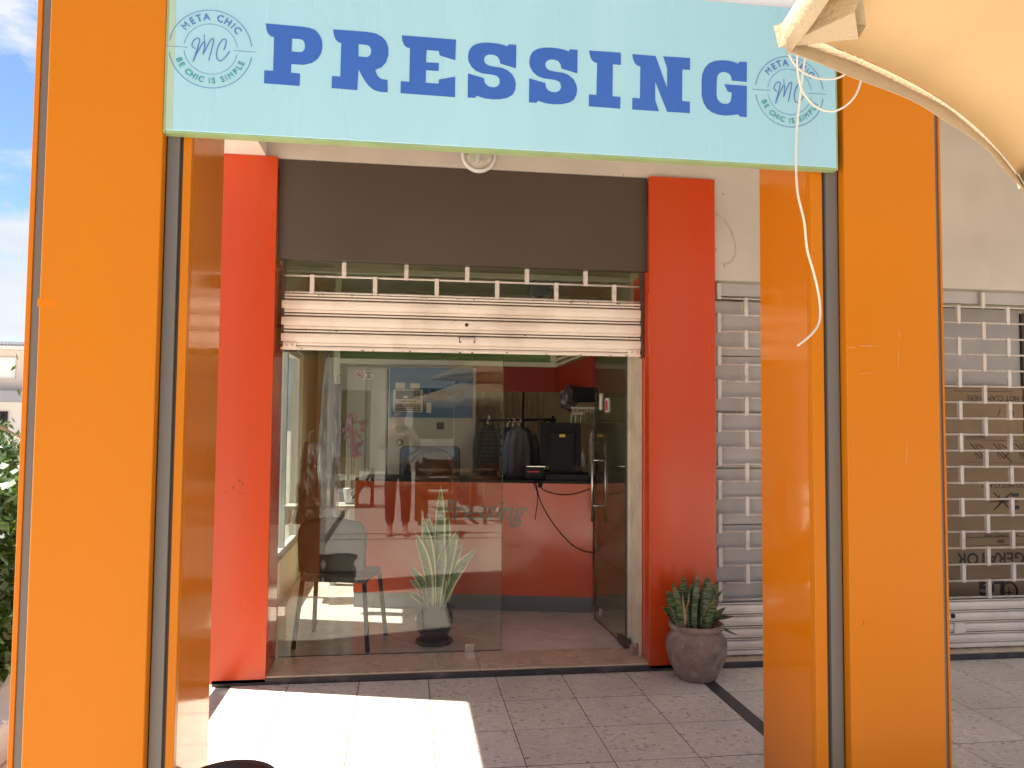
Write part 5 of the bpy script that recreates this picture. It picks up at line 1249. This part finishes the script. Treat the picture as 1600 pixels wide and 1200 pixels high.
def tree(x, y, h, r, cz, lab, m_, n, seed, leafL=.10, squash=.8):
    random.seed(seed); t = thing('tree', lab, 'tree', (x, y, 0)); tk = MB(); tk.tube(smooth_path([(x, y, 0), (x+.1, y, h*.3), (x-.05, y+.1, h*.6), (x, y, h*.85)]), [.16*r*(1-.04*i) for i in range(19)], 9)
    for k_ in range(9):
        a = random.uniform(0, 6.28); e_ = (x+r*.75*math.cos(a), y+r*.75*math.sin(a), cz+random.uniform(-.3, .6)*r); tk.tube(smooth_path([(x, y, h*(.35+.04*k_)), (x+r*.3*math.cos(a), y+r*.3*math.sin(a), h*.55), e_]), [.05*r*(1-.07*i) for i in range(13)], 6)
    tk.build('trunk', M['bark'], t)
    cl = [(Vector((x+random.gauss(0, .45)*r, y+random.gauss(0, .45)*r, cz+random.gauss(0, .42)*r*squash)), random.uniform(.18, .40)*r) for _ in range(34)]
    def fn():
        c_, rr = random.choice(cl); d = Vector((random.gauss(0, 1), random.gauss(0, 1), random.gauss(0, 1))).normalized(); return c_+d*rr*random.uniform(.55, 1.05)
    q = MB(); scatter(q, n, fn, leafL, leafL*.42); tag(q.build('crown', m_, t, recalc=False), kind='stuff')
tree(-5.6, 6.3, 1.6, .80, .85, 'grey green bushy tree between the vine hedge and the distant house', M['olive'], 9000, 3, .075)
tree(-4.2, 4.0, 1.5, .55, .85, 'dark leafy shrub right behind the vine hedge', M['hedge'], 5000, 5, .08)
tree(-8.6, 11.0, 1.7, .75, .80, 'small round tree farther off in front of the distant house', M['olive'], 8000, 8, .09)
br = MB(); br.tube(smooth_path([at(-6, 664, 3.2), at(14, 674, 3.3), at(34, 684, 3.4)]), [.018, .017, .016, .015, .014, .013, .012, .012, .012, .012, .012, .012, .012], 7)
tb_ = thing('bare_branch', 'bare brown branch crossing below the barred window of the house', 'branch', at(14, 674, 3.3)); br.build('branch_wood', M['bark'], tb_)
tw = MB()
for (u, v) in ((14, 662), (18, 660), (24, 661), (28, 563), (25, 571), (28, 607), (10, 662)):
    p = at(u, v, 3.3); rot = Matrix.Rotation(random.uniform(0, 6), 3, 'Y'); tw.add([p+rot @ Vector(w_) for w_ in ((0, 0, 0), (.03, .01, .012), (.075, 0, 0), (.03, -.01, -.012))], [(0, 1, 2, 3)])
tw.build('twig_leaf', M['hedge'], tb_, recalc=False)
# distant house
YH = 24.0
hs = thing('house', 'distant pinkish two storey house with dark tiled roof and barred window', 'house', at(-40, 760, YH))
xr = at(60, 600, YH).x; xl = xr-16; zt = at(15, 547, YH).z; zm = at(15, 611, YH).z; zn = at(15, 627, YH).z
MB().box(xl, xr, YH, YH+8, zn, zt).build('wall', M['farwall'], hs)
MB().box(xl, xr, YH+.4, YH+8, -.02, zn-.01).build('lower_wall', M['farwall2'], hs)
MB().box(xl, xr+.2, YH-.5, YH+.39, zn-.02, zm).build('balcony_band', M['fargrey'], hs)
MB().box(xl, xr+.3, YH-.35, YH+.2, zt+.01, zt+.12).build('eaves', M['farwall2'], hs)
rf = thing('roof_tmp', None, None) if False else None
rz0, rz1 = zt+.13, at(15, 531, YH).z
rfo = MB().add([(xl, YH-.3, rz0), (xr+.3, YH-.3, rz0), (xr+.3, YH+3, rz1+.15), (xl, YH+3, rz1+.15), (xl, YH+3, rz0), (xr+.3, YH+3, rz0)], [(0, 1, 2, 3), (0, 3, 4), (1, 5, 2), (3, 2, 5, 4), (0, 4, 5, 1)]).build('roof', M['roof'], hs)
q = MB(); x_ = xr+.2
while x_ > xl+10:
    q.tube([(x_, YH-.33, rz0+.05), (x_-.25, YH+3, rz1+.20)], .024, 5); x_ -= .11
tag(q.build('roof_tile', M['rooflight'], rfo), kind='stuff')
a, b_ = at(-40, 590, YH-.02), at(25, 559, YH-.02)
sh_ = MB().box(a.x, b_.x, YH-.06, YH-.001, a.z, b_.z).build('window', M['potwhite'], hs); MB().box(a.x+.05, b_.x-.08, YH-.075, YH-.061, a.z+.06, b_.z-.08).build('shutter', M['white'], sh_)
a, b_ = at(-20, 668, YH+.38), at(12, 643, YH+.38)
wd = MB().box(a.x, b_.x, YH+.36, YH+.399, a.z, b_.z).build('window', M['blackgloss'], hs)
q = MB(); xx = b_.x
while xx > a.x: q.tube([(xx, YH+.30, a.z), (xx, YH+.30, b_.z)], .018, 4); xx -= .14
zz = a.z
while zz < b_.z+.01: q.tube([(a.x, YH+.30, zz), (b_.x, YH+.30, zz)], .018, 4); zz += .2
q.build('window_bars', M['black'], wd)
# pale garden wall behind the shrubs
gw = thing('garden_wall', 'low pale garden wall between the shrubs and the house', 'wall', (-9, 15, 0)); MB().box(-30, -4, 15, 15.2, -.02, 1.1).build('wall_body', M['farwall2'], gw)
